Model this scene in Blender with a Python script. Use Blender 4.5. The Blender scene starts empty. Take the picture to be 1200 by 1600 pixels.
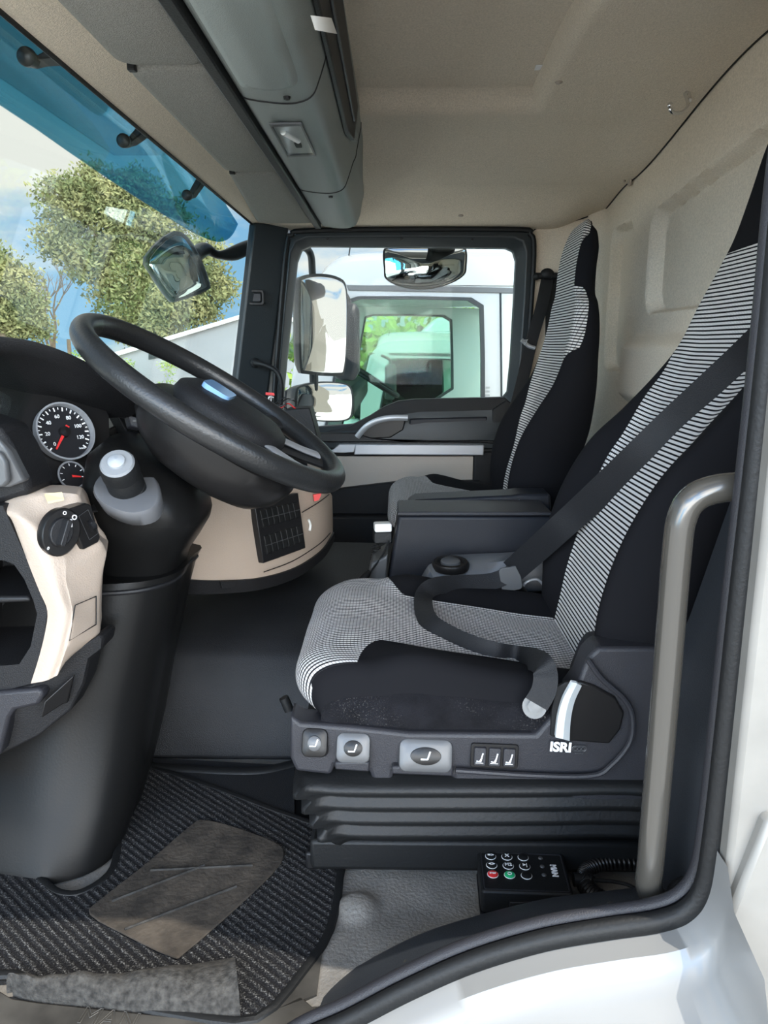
import bpy, math, random
from mathutils import Vector, Matrix, noise
random.seed(7)
D = bpy.data; C = bpy.context.scene.collection; PI = math.pi
# ------------------------------------------------------------------ camera
CAMY, CAMZ, FPX = -0.75, 0.82, 1200.0
TH = math.radians(12.2); YW = math.radians(0.9)
cam = D.cameras.new('camera'); cam_o = D.objects.new('camera', cam); C.objects.link(cam_o)
cam_o.location = (0, CAMY, CAMZ); cam_o.rotation_euler = (PI/2-TH, 0, YW)
cam.sensor_fit = 'VERTICAL'; cam.sensor_height = 36; cam.sensor_width = 27; cam.lens = FPX/1600*36
cam.clip_start = 0.02; cam.clip_end = 400
bpy.context.scene.camera = cam_o
vs = bpy.context.scene.view_settings
vs.view_transform = 'Standard'; vs.look = 'None'; vs.gamma = 1; vs.use_curve_mapping = False; vs.exposure = 0.92
# ------------------------------------------------------------------ world: sky with broken cloud, brighter behind the open door
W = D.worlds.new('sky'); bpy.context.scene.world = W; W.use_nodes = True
nt = W.node_tree; N = nt.nodes; L = nt.links; N.clear()
out = N.new('ShaderNodeOutputWorld'); bg = N.new('ShaderNodeBackground'); tc = N.new('ShaderNodeTexCoord')
mp = N.new('ShaderNodeMapping'); mp.inputs['Scale'].default_value = (1, 1, 2.2); mp.inputs['Location'].default_value = (0.35, 0.1, 0.2)
nz = N.new('ShaderNodeTexNoise'); nz.inputs['Scale'].default_value = 2.3; nz.inputs['Detail'].default_value = 8; nz.inputs['Roughness'].default_value = .55
cr = N.new('ShaderNodeValToRGB'); cr.color_ramp.elements[0].position = .44; cr.color_ramp.elements[1].position = .53
sep = N.new('ShaderNodeSeparateXYZ'); grad = N.new('ShaderNodeValToRGB')
grad.color_ramp.elements[0].color = (.34, .64, .92, 1); grad.color_ramp.elements[1].color = (.13, .36, .80, 1); grad.color_ramp.elements[1].position = .7
mixc = N.new('ShaderNodeMix'); mixc.data_type = 'RGBA'
mixc.inputs['B'].default_value = (1.0, .965, .91, 1)
L.new(tc.outputs['Generated'], mp.inputs[0]); L.new(mp.outputs[0], nz.inputs[0]); L.new(nz.outputs[0], cr.inputs[0])
L.new(tc.outputs['Generated'], sep.inputs[0]); L.new(sep.outputs['Z'], grad.inputs[0])
L.new(cr.outputs[0], mixc.inputs['Factor']); L.new(grad.outputs[0], mixc.inputs['A'])
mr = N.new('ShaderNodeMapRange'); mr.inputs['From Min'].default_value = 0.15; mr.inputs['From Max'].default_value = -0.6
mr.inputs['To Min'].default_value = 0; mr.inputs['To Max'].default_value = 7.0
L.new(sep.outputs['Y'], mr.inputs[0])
mr.inputs['From Min'].default_value = -.35; mr.inputs['From Max'].default_value = -.9          # added low sky glow on the driver side, unseen, to brighten the interior
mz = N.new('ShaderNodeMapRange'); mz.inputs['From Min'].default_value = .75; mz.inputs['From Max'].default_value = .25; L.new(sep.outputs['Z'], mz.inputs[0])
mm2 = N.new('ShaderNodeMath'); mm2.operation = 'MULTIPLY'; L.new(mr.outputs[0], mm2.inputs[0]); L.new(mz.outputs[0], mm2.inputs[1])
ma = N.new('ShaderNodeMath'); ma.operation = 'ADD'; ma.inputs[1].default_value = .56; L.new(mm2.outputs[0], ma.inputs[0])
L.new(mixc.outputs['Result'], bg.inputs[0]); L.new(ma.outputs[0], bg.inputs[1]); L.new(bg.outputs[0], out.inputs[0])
# ------------------------------------------------------------------ sun
sun = D.lights.new('sun', 'SUN'); sun.energy = 2.6; sun.angle = math.radians(.6); sun.color = (1, .95, .86)
sun_o = D.objects.new('sun', sun); C.objects.link(sun_o)
sun_o.rotation_euler = Vector((.50, -.17, 1.0)).to_track_quat('Z', 'Y').to_euler()
# ------------------------------------------------------------------ helpers
def _ray(u, v):
    a = (u-600)/FPX; b = -(v-800)/FPX
    dx, dy, dz = a, math.cos(TH)+b*math.sin(TH), -math.sin(TH)+b*math.cos(TH)
    return Vector((dx*math.cos(YW)-dy*math.sin(YW), dx*math.sin(YW)+dy*math.cos(YW), dz))
CP = Vector((0, CAMY, CAMZ))
def at(u, v, y):
    r = _ray(u, v); return CP + r*((y-CAMY)/r.y)
def atz(u, v, z):
    r = _ray(u, v); return CP + r*((z-CAMZ)/r.z)
def atx(u, v, x):
    r = _ray(u, v); return CP + r*(x/r.x)
def V(*a): return Vector(a)
def cr1(p0, p1, p2, p3, t):
    return .5*((2*p1)+(p2-p0)*t+(2*p0-5*p1+4*p2-p3)*t*t+(3*p1-p0-3*p2+p3)*t**3)
def curve(pts, n=6, closed=False):
    pts = [Vector(p) for p in pts]; k = len(pts); o = []
    rng = range(k) if closed else range(k-1)
    for i in rng:
        if closed: a, b, c, d = pts[(i-1) % k], pts[i], pts[(i+1) % k], pts[(i+2) % k]
        else: a, b, c, d = pts[max(i-1, 0)], pts[i], pts[i+1], pts[min(i+2, k-1)]
        for j in range(n): o.append(cr1(a, b, c, d, j/n))
    if not closed: o.append(pts[-1].copy())
    return o
def lerp(a, b, t): return a+(b-a)*t
def interp(tab, x):
    if x <= tab[0][0]: return tab[0][1]
    for (a, p), (b, q) in zip(tab, tab[1:]):
        if x <= b:
            t = (x-a)/(b-a); t = t*t*(3-2*t); return p+(q-p)*t
    return tab[-1][1]
def sstep(a, b, x):
    t = min(1, max(0, (x-a)/(b-a))); return t*t*(3-2*t)
class MB:
    def __init__(s): s.v = []; s.f = []; s.m = []; s.uv = {}
    def add(s, v, f, m=0):
        o = len(s.v); s.v += [Vector(p) for p in v]
        for q in f: s.f.append([i+o for i in q]); s.m.append(m)
        return s
    def box(s, c, size, m=0, rot=None):
        c = Vector(c); h = Vector(size)/2; vv = []
        for i in (-1, 1):
            for j in (-1, 1):
                for k in (-1, 1):
                    p = Vector((i*h.x, j*h.y, k*h.z))
                    if rot is not None: p = rot @ p
                    vv.append(c+p)
        return s.add(vv, [(0, 1, 3, 2), (4, 6, 7, 5), (0, 4, 5, 1), (2, 3, 7, 6), (0, 2, 6, 4), (1, 5, 7, 3)], m)
    def loft(s, rings, m=0, caps=True, closed=True):
        o = len(s.v); n = len(rings[0])
        for r in rings: s.v += [Vector(p) for p in r]
        for i in range(len(rings)-1):
            for j in range(n if closed else n-1):
                k = (j+1) % n
                s.f.append([o+i*n+j, o+i*n+k, o+(i+1)*n+k, o+(i+1)*n+j]); s.m.append(m(i, j) if callable(m) else m)
        if caps and closed:
            mm = m(0, 0) if callable(m) else m
            s.f.append([o+j for j in range(n)][::-1]); s.m.append(mm)
            s.f.append([o+(len(rings)-1)*n+j for j in range(n)]); s.m.append(mm)
        return s
    def cyl(s, p0, p1, r0, r1=None, n=20, m=0, caps=True):
        p0 = Vector(p0); p1 = Vector(p1); r1 = r0 if r1 is None else r1
        q = (p1-p0).to_track_quat('Z', 'Y')
        return s.loft([[p + q @ Vector((r*math.cos(2*PI*k/n), r*math.sin(2*PI*k/n), 0)) for k in range(n)] for p, r in ((p0, r0), (p1, r1))], m, caps)
    def lathe(s, o, axis, prof, n=28, m=0, sx=1, sy=1):
        o = Vector(o); q = Vector(axis).to_track_quat('Z', 'Y')
        return s.loft([[o + q @ Vector((r*sx*math.cos(2*PI*k/n), r*sy*math.sin(2*PI*k/n), h)) for k in range(n)] for r, h in prof], m)
    def tube(s, path, r, n=12, closed=False, m=0, flat=None, up=None):
        path = [Vector(p) for p in path]; k = len(path); rings = []; prev = Vector(up) if up else None
        for i, p in enumerate(path):
            if closed: t = path[(i+1) % k]-path[(i-1) % k]
            else: t = path[min(i+1, k-1)]-path[max(i-1, 0)]
            t.normalize()
            if prev is None: prev = t.orthogonal()
            a = (prev-t*prev.dot(t)).normalized() if not up else (Vector(up)-t*Vector(up).dot(t)).normalized()
            prev = a if not up else prev
            b = t.cross(a); rr = r[i] if isinstance(r, (list, tuple)) else r
            ra, rb = (rr, rr) if flat is None else flat
            rings.append([p+a*ra*math.cos(2*PI*j/n)+b*rb*math.sin(2*PI*j/n) for j in range(n)])
        if closed: rings.append(rings[0])
        return s.loft(rings, m, caps=not closed)
    def prism(s, poly, vec, m=0):
        poly = [Vector(p) for p in poly]; vec = Vector(vec); n = len(poly)
        f = [list(range(n))[::-1], [i+n for i in range(n)]]+[[i, (i+1) % n, (i+1) % n+n, i+n] for i in range(n)]
        return s.add(poly+[p+vec for p in poly], f, m)
    def ring(s, outer, inner, vec, m=0):
        n = len(outer); vec = Vector(vec)
        vv = [Vector(p) for p in outer]+[Vector(p) for p in inner]; vv += [p+vec for p in vv]
        f = []
        for i in range(n):
            j = (i+1) % n
            f += [[i, j, n+j, n+i], [2*n+i, 3*n+i, 3*n+j, 2*n+j], [i, 2*n+i, 2*n+j, j], [n+i, n+j, 3*n+j, 3*n+i]]
        return s.add(vv, f, m)
    def grid(s, rows, m=0, thick=None):
        R = len(rows); K = len(rows[0]); vv = [Vector(p) for r in rows for p in r]
        f = [[i*K+j, i*K+j+1, (i+1)*K+j+1, (i+1)*K+j] for i in range(R-1) for j in range(K-1)]
        mm = [(m(i, j) if callable(m) else m) for i in range(R-1) for j in range(K-1)]
        o = len(s.v); s.v += vv
        for q, k in zip(f, mm): s.f.append([i+o for i in q]); s.m.append(k)
        if thick is not None:
            t = Vector(thick); o2 = len(s.v); s.v += [p+t for p in vv]; m0 = mm[0]
            for q in f: s.f.append([i+o2 for i in q][::-1]); s.m.append(m0)
            edge = [j for j in range(K)]+[i*K+K-1 for i in range(1, R)]+[(R-1)*K+j for j in range(K-2, -1, -1)]+[i*K for i in range(R-2, 0, -1)]
            for a, b in zip(edge, edge[1:]+edge[:1]): s.f.append([o+b, o+a, o2+a, o2+b]); s.m.append(m0)
        return s
    def sphere(s, c, r, m=0, n=16, sc=(1, 1, 1)):
        c = Vector(c)
        return s.loft([[c+Vector((r*sc[0]*math.sin(a)*math.cos(2*PI*k/n), r*sc[1]*math.sin(a)*math.sin(2*PI*k/n), r*sc[2]*math.cos(a))) for k in range(n)] for a in [PI*(i+.02)/(n//2+.04) for i in range(n//2+1)]], m)
    def build(s, name, mats, parent=None, bevel=0, seg=2, sub=0, smooth=True, ang=40, org=None):
        if not isinstance(mats, (list, tuple)): mats = [mats]
        if parent is not None:
            r = parent
            while r.parent: r = r.parent
            o0 = ORG[r.name]
        else:
            if org is None:
                n = len(s.v); o0 = Vector((sum(p.x for p in s.v)/n, sum(p.y for p in s.v)/n, min(p.z for p in s.v)))
            else: o0 = Vector(org)
        me = D.meshes.new(name); me.from_pydata([p-o0 for p in s.v], [], s.f); 
        for mm in mats: me.materials.append(mm)
        me.polygons.foreach_set('material_index', s.m)
        if s.uv:
            ul = me.uv_layers.new(name='uv')
            for lp in me.loops:
                w = s.uv.get(lp.vertex_index)
                if w: ul.data[lp.index].uv = w
        if getattr(s, 'msk', None):
            at_ = me.attributes.new('cloth_area', 'FLOAT', 'POINT')
            for i in range(len(s.v)): at_.data[i].value = s.msk.get(i, 0)
        me.validate()
        import bmesh
        bm = bmesh.new(); bm.from_mesh(me); bmesh.ops.recalc_face_normals(bm, faces=bm.faces); bm.to_mesh(me); bm.free()
        if smooth:
            me.shade_smooth() if hasattr(me, 'shade_smooth') else me.polygons.foreach_set('use_smooth', [True]*len(me.polygons))
            me.set_sharp_from_angle(angle=math.radians(ang))
        o = D.objects.new(name, me); C.objects.link(o)
        if parent is not None: o.parent = parent
        else: o.location = o0; ORG[o.name] = o0
        if bevel:
            b = o.modifiers.new('bevel', 'BEVEL'); b.width = bevel; b.segments = seg; b.limit_method = 'ANGLE'; b.angle_limit = math.radians(35); b.harden_normals = False
        if sub:
            b = o.modifiers.new('sub', 'SUBSURF'); b.levels = sub; b.render_levels = sub
        return o
ORG = {}
def thing(name, label, cat, loc, group=None):
    o = D.objects.new(name, None); C.objects.link(o); o.location = loc; o.empty_display_size = .05
    ORG[o.name] = Vector(loc); tag(o, label, cat, group); return o
def tag(o, label, cat, group=None):
    o['label'] = label; o['category'] = cat
    if group: o['group'] = group
    return o
def struct(o, label, cat='room part', ):
    o['kind'] = 'structure'; o['label'] = label; o['category'] = cat; return o
def stuff(o, label, cat):
    o['kind'] = 'stuff'; o['label'] = label; o['category'] = cat; return o
def copy_tree(o, parent=None):
    c = o.copy(); C.objects.link(c)
    if parent: c.parent = parent
    for ch in list(o.children): copy_tree(ch, c)
    return c
class Fr:    # a local frame on a surface
    def __init__(s, o, a, b):
        s.o = Vector(o); s.a = Vector(a).normalized(); b = Vector(b); s.b = (b-s.a*b.dot(s.a)).normalized(); s.n = s.a.cross(s.b)
    def p(s, x, y, z=0): return s.o+s.a*x+s.b*y+s.n*z
    def rect(s, x0, y0, x1, y1, z=0, r=0, n=4):
        if r == 0: return [s.p(x0, y0, z), s.p(x1, y0, z), s.p(x1, y1, z), s.p(x0, y1, z)]
        o = []
        for cx, cy, a0 in ((x1-r, y0+r, -90), (x1-r, y1-r, 0), (x0+r, y1-r, 90), (x0+r, y0+r, 180)):
            for k in range(n+1):
                a = math.radians(a0+90*k/n); o.append(s.p(cx+r*math.cos(a), cy+r*math.sin(a), z))
        return o
    def circ(s, cx, cy, r, z=0, n=28, ry=None):
        ry = ry or r
        return [s.p(cx+r*math.cos(2*PI*k/n), cy+ry*math.sin(2*PI*k/n), z) for k in range(n)]
    def mat(s): return Matrix((s.a, s.b, s.n)).transposed()
def text_mb(txt, fr, x, y, size, depth=.0004, z=0, m=0, align='CENTER', mb=None, bold=0, rot=0, outline=None):
    cu = D.curves.new('t', 'FONT'); cu.body = txt; cu.size = size; cu.extrude = depth; cu.align_x = align; cu.align_y = 'CENTER'; cu.offset = bold
    if outline: cu.fill_mode = 'NONE'; cu.extrude = 0; cu.bevel_depth = outline
    t = D.objects.new('t', cu); C.objects.link(t); dg = bpy.context.evaluated_depsgraph_get(); dg.update()
    me = t.evaluated_get(dg).to_mesh(); mb = mb or MB(); c, s_ = math.cos(rot), math.sin(rot)
    mb.add([fr.p(x+c*q.co.x-s_*q.co.y, y+s_*q.co.x+c*q.co.y, z+q.co.z) for q in me.vertices], [list(p.vertices) for p in me.polygons], m)
    D.objects.remove(t); D.curves.remove(cu); return mb
# ------------------------------------------------------------------ materials
def mat(name, col, rough=.5, metal=0, bump=0, bscale=300, vary=0, vscale=8, spec=.5, coat=0, sheen=0):
    m = D.materials.new(name); m.use_nodes = True; t = m.node_tree; b = t.nodes['Principled BSDF']
    b.inputs['Base Color'].default_value = (*col, 1); b.inputs['Roughness'].default_value = rough; b.inputs['Metallic'].default_value = metal
    b.inputs['Specular IOR Level'].default_value = spec
    if coat: b.inputs['Coat Weight'].default_value = coat; b.inputs['Coat Roughness'].default_value = .1
    if sheen: b.inputs['Sheen Weight'].default_value = sheen
    tc = t.nodes.new('ShaderNodeTexCoord')
    if vary:
        n = t.nodes.new('ShaderNodeTexNoise'); n.inputs['Scale'].default_value = vscale; n.inputs['Detail'].default_value = 6
        r = t.nodes.new('ShaderNodeValToRGB'); r.color_ramp.elements[0].position = .3; r.color_ramp.elements[1].position = .7
        r.color_ramp.elements[0].color = (*[c*(1-vary) for c in col], 1); r.color_ramp.elements[1].color = (*[min(1, c*(1+vary)) for c in col], 1)
        t.links.new(tc.outputs['Object'], n.inputs[0]); t.links.new(n.outputs[0], r.inputs[0]); t.links.new(r.outputs[0], b.inputs['Base Color'])
    if bump:
        n = t.nodes.new('ShaderNodeTexNoise'); n.inputs['Scale'].default_value = bscale; n.inputs['Detail'].default_value = 3
        u = t.nodes.new('ShaderNodeBump'); u.inputs['Strength'].default_value = bump; u.inputs['Distance'].default_value = .002
        t.links.new(tc.outputs['Object'], n.inputs[0]); t.links.new(n.outputs[0], u.inputs['Height']); t.links.new(u.outputs[0], b.inputs['Normal'])
    return m
M = {}
M['black'] = mat('black_plastic', (.010, .010, .011), .42, spec=.35, bump=.25, bscale=900)
M['blacksoft'] = mat('soft_black_plastic', (.011, .011, .012), .55, spec=.26, bump=.5, bscale=500)
M['gloss'] = mat('satin_black_plastic', (.010, .0095, .0095), .32, bump=.08, bscale=300, spec=.3)
M['column'] = mat('satin_black_column_plastic', (.007, .007, .007), .36, bump=.08, bscale=300, spec=.16)
M['leather'] = mat('worn_wheel_leather', (.014, .0145, .015), .34, spec=.45, bump=.25, bscale=260)
M['darkgrey'] = mat('dark_grey_plastic', (.024, .024, .028), .42, spec=.34, bump=.35, bscale=700)
M['frame'] = mat('door_frame_rubber', (.021, .026, .029), .42, spec=.35, bump=.2, bscale=300)
M['beige'] = mat('beige_plastic', (.42, .34, .275), .5, bump=.35, bscale=420, vary=.04)
M['beige_door'] = mat('door_beige_plastic', (.40, .345, .29), .55, bump=.3, bscale=420)
M['liner'] = mat('beige_headliner_felt', (.68, .60, .49), .95, bump=.9, bscale=420, vary=.12, vscale=260, spec=.1)
M['liner2'] = mat('beige_wall_felt', (.68, .60, .49), .95, bump=.9, bscale=420, vary=.12, vscale=260, spec=.1)
M['visor'] = mat('grey_visor_cloth', (.24, .235, .215), .95, bump=.7, bscale=600, vary=.2, vscale=420, spec=.1)
M['console'] = mat('grey_console_plastic', (.19, .215, .205), .42, bump=.45, bscale=800)
M['navy'] = mat('dark_slate_plastic', (.011, .012, .016), .4, spec=.3, bump=.3, bscale=800)
M['alu'] = mat('brushed_aluminium', (.40, .41, .43), .42, metal=.55)
M['chrome'] = mat('chrome', (.75, .75, .76), .08, metal=1)
M['worn'] = mat('worn_grey_steel', (.13, .125, .115), .45, metal=.7, vary=.25, vscale=40)
M['silver'] = mat('satin_silver_plastic', (.085, .087, .09), .38, metal=.3)
M['mirror'] = mat('mirror_glass', (.9, .92, .92), .015, metal=1)
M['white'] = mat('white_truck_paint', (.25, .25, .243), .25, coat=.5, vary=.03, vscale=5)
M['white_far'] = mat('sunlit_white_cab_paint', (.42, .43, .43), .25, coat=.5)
M['slate'] = mat('slate_grey_trim', (.030, .034, .040), .42, bump=.3, bscale=600, spec=.4)
M['paint'] = mat('cream_white_paint', (.21, .202, .184), .35, coat=.3, vary=.1, vscale=14)
M['whiteplastic'] = mat('off_white_plastic', (.78, .78, .75), .5)
M['velour'] = mat('black_seat_velour', (.009, .009, .011), .95, bump=.8, bscale=900, vary=.35, vscale=30, spec=.1, sheen=.03)
M['belt'] = mat('seat_belt_webbing', (.010, .0105, .012), .55, spec=.3, bump=.5, bscale=700)
M['rubber'] = mat('black_rubber', (.009, .0095, .010), .5, spec=.28, bump=.3, bscale=200)
M['tunnel'] = mat('grey_tunnel_vinyl', (.020, .021, .023), .55, spec=.22, bump=.6, bscale=500, vary=.2, vscale=6)
M['white_print'] = mat('white_print', (.8, .8, .8), .5)
M['red'] = mat('red_plastic', (.65, .03, .03), .4)
M['green'] = mat('green_plastic', (.02, .42, .16), .4)
M['blue'] = mat('blue_badge', (.22, .40, .66), .2, coat=.6)
M['amber'] = mat('ochre_plastic', (.55, .25, .06), .4)
M['bark'] = mat('tree_bark', (.20, .15, .10), .9, bump=.8, bscale=10, vary=.3)
M['dial'] = mat('dial_face_black', (.012, .012, .014), .35)
M['gravel'] = mat('pale_gravel_ground', (.60, .58, .54), .95, bump=1, bscale=20, vary=.3, vscale=3)
M['shed'] = mat('grey_sheet_wall', (.22, .22, .215), .6, vary=.15, vscale=.6)
M['shedroof'] = mat('pale_sheet_roof', (.62, .61, .58), .5)
M['dirt'] = mat('dusty_dark_carpet', (.035, .033, .03), .95, bump=1, bscale=160, vary=.6, vscale=60)
M['plate'] = mat('scuffed_sill_plate', (.045, .042, .037), .5, vary=.5, vscale=18)
def dusty(m, col, sc, lo, hi):        # pale lint caught in the pile
    t = m.node_tree; b = t.nodes['Principled BSDF']; src = b.inputs['Base Color'].links[0].from_socket
    g = t.nodes.new('ShaderNodeTexCoord'); n = t.nodes.new('ShaderNodeTexNoise'); n.inputs['Scale'].default_value = sc; n.inputs['Detail'].default_value = 4; n.inputs['Roughness'].default_value = .7
    n2 = t.nodes.new('ShaderNodeTexNoise'); n2.inputs['Scale'].default_value = 9; r = t.nodes.new('ShaderNodeMapRange'); r.inputs['From Min'].default_value = lo; r.inputs['From Max'].default_value = hi
    r2 = t.nodes.new('ShaderNodeMapRange'); r2.inputs['From Min'].default_value = .42; r2.inputs['From Max'].default_value = .66
    k = t.nodes.new('ShaderNodeMath'); k.operation = 'MULTIPLY'; x = t.nodes.new('ShaderNodeMix'); x.data_type = 'RGBA'; x.inputs['B'].default_value = (*col, 1)
    t.links.new(g.outputs['Object'], n.inputs[0]); t.links.new(g.outputs['Object'], n2.inputs[0]); t.links.new(n.outputs[0], r.inputs[0]); t.links.new(n2.outputs[0], r2.inputs[0])
    t.links.new(r.outputs[0], k.inputs[0]); t.links.new(r2.outputs[0], k.inputs[1]); t.links.new(k.outputs[0], x.inputs['Factor']); t.links.new(src, x.inputs['A']); t.links.new(x.outputs['Result'], b.inputs['Base Color'])
dusty(M['velour'], (.20, .19, .18), 420, .58, .72)
def leafmat(name, c1, c2):
    m = mat(name, c1, .7, spec=.2); t = m.node_tree; b = t.nodes['Principled BSDF']
    n = t.nodes.new('ShaderNodeTexNoise'); n.inputs['Scale'].default_value = 1.3; g = t.nodes.new('ShaderNodeTexCoord')
    r = t.nodes.new('ShaderNodeValToRGB'); r.color_ramp.elements[0].color = (*c1, 1); r.color_ramp.elements[1].color = (*c2, 1)
    r.color_ramp.elements[0].position = .35; r.color_ramp.elements[1].position = .65
    t.links.new(g.outputs['Object'], n.inputs[0]); t.links.new(n.outputs[0], r.inputs[0]); t.links.new(r.outputs[0], b.inputs['Base Color'])
    b.inputs['Subsurface Weight'].default_value = 0
    return m
M['leaf'] = leafmat('olive_leaves', (.12, .14, .055), (.27, .25, .11))
M['leaf2'] = leafmat('hedge_leaves', (.10, .19, .03), (.34, .42, .09))
def glassmat(name, col, mixf, rough=0.0):
    m = D.materials.new(name); m.use_nodes = True; t = m.node_tree; t.nodes.clear()
    o = t.nodes.new('ShaderNodeOutputMaterial'); tr = t.nodes.new('ShaderNodeBsdfTransparent'); g = t.nodes.new('ShaderNodeBsdfGlossy')
    tr.inputs[0].default_value = (*col, 1); g.inputs['Roughness'].default_value = rough; mx = t.nodes.new('ShaderNodeMixShader'); f = t.nodes.new('ShaderNodeFresnel'); f.inputs[0].default_value = 1.45
    k = t.nodes.new('ShaderNodeMath'); k.operation = 'MULTIPLY'; k.inputs[1].default_value = mixf
    t.links.new(f.outputs[0], k.inputs[0]); t.links.new(k.outputs[0], mx.inputs[0]); t.links.new(tr.outputs[0], mx.inputs[1]); t.links.new(g.outputs[0], mx.inputs[2]); t.links.new(mx.outputs[0], o.inputs[0])
    return m
M['glass'] = glassmat('window_glass', (.92, .95, .94), .10)
M['windscreen'] = glassmat('windscreen_glass', (.92, .96, .95), .10)
M['glass_truck'] = glassmat('green_tinted_glass', (.78, .92, .85), .35)
M['shade'] = glassmat('blue_tinted_acrylic', (.27, .56, .68), .35)
M['lens'] = glassmat('clear_lens', (.93, .95, .95), .4, .08)
def fabricmat():
    m = mat('ribbed_black_white_seat_cloth', (.5, .5, .5), .9, spec=.1); t = m.node_tree; b = t.nodes['Principled BSDF']
    uv = t.nodes.new('ShaderNodeUVMap'); uv.uv_map = 'uv'; sp = t.nodes.new('ShaderNodeSeparateXYZ'); t.links.new(uv.outputs[0], sp.inputs[0])
    def saw(sock, scale):
        a = t.nodes.new('ShaderNodeMath'); a.operation = 'MULTIPLY'; a.inputs[1].default_value = scale; t.links.new(sock, a.inputs[0])
        f = t.nodes.new('ShaderNodeMath'); f.operation = 'FRACT'; t.links.new(a.outputs[0], f.inputs[0]); return f.outputs[0]
    def gate(sock, th):
        g = t.nodes.new('ShaderNodeMapRange'); g.interpolation_type = 'SMOOTHSTEP'; g.inputs['From Min'].default_value = th-.06; g.inputs['From Max'].default_value = th+.06
        t.links.new(sock, g.inputs[0]); return g.outputs[0]
    a = gate(saw(sp.outputs[0], 1/.0076), .40); c = gate(saw(sp.outputs[1], 1/.0056), .20)
    mu = t.nodes.new('ShaderNodeMath'); mu.operation = 'MULTIPLY'; t.links.new(a, mu.inputs[0])
    ad = t.nodes.new('ShaderNodeMath'); ad.operation = 'MULTIPLY_ADD'; ad.inputs[1].default_value = .6; ad.inputs[2].default_value = .4; t.links.new(c, ad.inputs[0]); t.links.new(ad.outputs[0], mu.inputs[1])
    at_ = t.nodes.new('ShaderNodeAttribute'); at_.attribute_name = 'cloth_area'; gt = t.nodes.new('ShaderNodeMapRange'); gt.inputs['From Min'].default_value = .49; gt.inputs['From Max'].default_value = .51; t.links.new(at_.outputs['Fac'], gt.inputs[0])
    m0 = mu; mu = t.nodes.new('ShaderNodeMath'); mu.operation = 'MULTIPLY'; t.links.new(m0.outputs[0], mu.inputs[0]); t.links.new(gt.outputs[0], mu.inputs[1])
    mx = t.nodes.new('ShaderNodeMix'); mx.data_type = 'RGBA'; mx.inputs['A'].default_value = (.008, .008, .0095, 1); mx.inputs['B'].default_value = (.60, .58, .56, 1)
    t.links.new(mu.outputs[0], mx.inputs['Factor']); t.links.new(mx.outputs['Result'], b.inputs['Base Color'])
    bu = t.nodes.new('ShaderNodeBump'); bu.inputs['Strength'].default_value = .4; bu.inputs['Distance'].default_value = .001; t.links.new(mu.outputs[0], bu.inputs['Height']); t.links.new(bu.outputs[0], b.inputs['Normal'])
    return m
M['cloth'] = fabricmat()
def ribmat():
    m = mat('ribbed_carpet', (.03, .031, .033), .95, spec=.1); t = m.node_tree; b = t.nodes['Principled BSDF']
    g = t.nodes.new('ShaderNodeTexCoord'); w = t.nodes.new('ShaderNodeTexWave'); w.inputs['Scale'].default_value = 27; w.inputs['Distortion'].default_value = 1.6; w.inputs['Detail'].default_value = 2; w.inputs['Detail Scale'].default_value = 30
    mpp = t.nodes.new('ShaderNodeMapping'); mpp.inputs['Rotation'].default_value = (0, 0, math.radians(-50)); t.links.new(g.outputs['Object'], mpp.inputs[0]); t.links.new(mpp.outputs[0], w.inputs[0])
    n = t.nodes.new('ShaderNodeTexNoise'); n.inputs['Scale'].default_value = 420; n.inputs['Detail'].default_value = 3; t.links.new(g.outputs['Object'], n.inputs[0])
    r2 = t.nodes.new('ShaderNodeValToRGB'); r2.color_ramp.elements[0].position = .5; r2.color_ramp.elements[1].position = .68; r2.color_ramp.elements[0].color = (.05, .05, .05, 1); r2.color_ramp.elements[1].color = (1, 1, 1, 1); t.links.new(n.outputs[0], r2.inputs[0])
    mu = t.nodes.new('ShaderNodeMath'); mu.operation = 'MULTIPLY'; t.links.new(w.outputs[0], mu.inputs[0]); t.links.new(r2.outputs[0], mu.inputs[1])
    mx = t.nodes.new('ShaderNodeMix'); mx.data_type = 'RGBA'; mx.inputs['A'].default_value = (.014, .014, .016, 1); mx.inputs['B'].default_value = (.24, .24, .235, 1); t.links.new(mu.outputs[0], mx.inputs['Factor']); t.links.new(mx.outputs['Result'], b.inputs['Base Color'])
    bu = t.nodes.new('ShaderNodeBump'); bu.inputs['Strength'].default_value = 1; bu.inputs['Distance'].default_value = .004; t.links.new(w.outputs[0], bu.inputs['Height']); t.links.new(bu.outputs[0], b.inputs['Normal'])
    return m
M['rib'] = ribmat(); dusty(M['rib'], (.28, .27, .25), 300, .58, .72)
M['floorrub'] = mat('grained_grey_floor_rubber', (.21, .198, .18), .6, bump=1, bscale=190, vary=.25, vscale=12)
# ================================================================== THE CAB SHELL
XR = .70                                   # rear wall
def zc(x, y):                              # headliner height
    b = interp([(.0, 1.22), (.35, 1.345), (.9, 1.39), (1.35, 1.365), (1.75, 1.30), (2.06, 1.213)], y)
    f = interp([(-.5, 1.222), (-.40, 1.245), (-.25, 1.30), (-.05, 1.40)], x)
    b = min(b, f) if x < -.05 else b
    r = .040*(1-sstep(.315, .335, x))*(1-sstep(1.23, 1.255, y))*sstep(-.2, -.1, x)*sstep(.08, .2, y)
    s = interp([(.0, 1.30), (.87, 1.40), (1.72, 1.30), (2.06, 1.262)], y)
    return lerp(b+r, s, sstep(.52, .70, x))
mb = MB(); xs = [-.492+i*(XR+.492)/90 for i in range(91)]; ys = [.02+j*(2.06-.02)/110 for j in range(111)]
mb.grid([[V(x, y, zc(x, y)) for x in xs] for y in ys], thick=(0, 0, .05))
struct(mb.build('ceiling', M['liner'], ang=60), 'beige felt headliner with stepped roof recess', 'ceiling')
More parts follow.
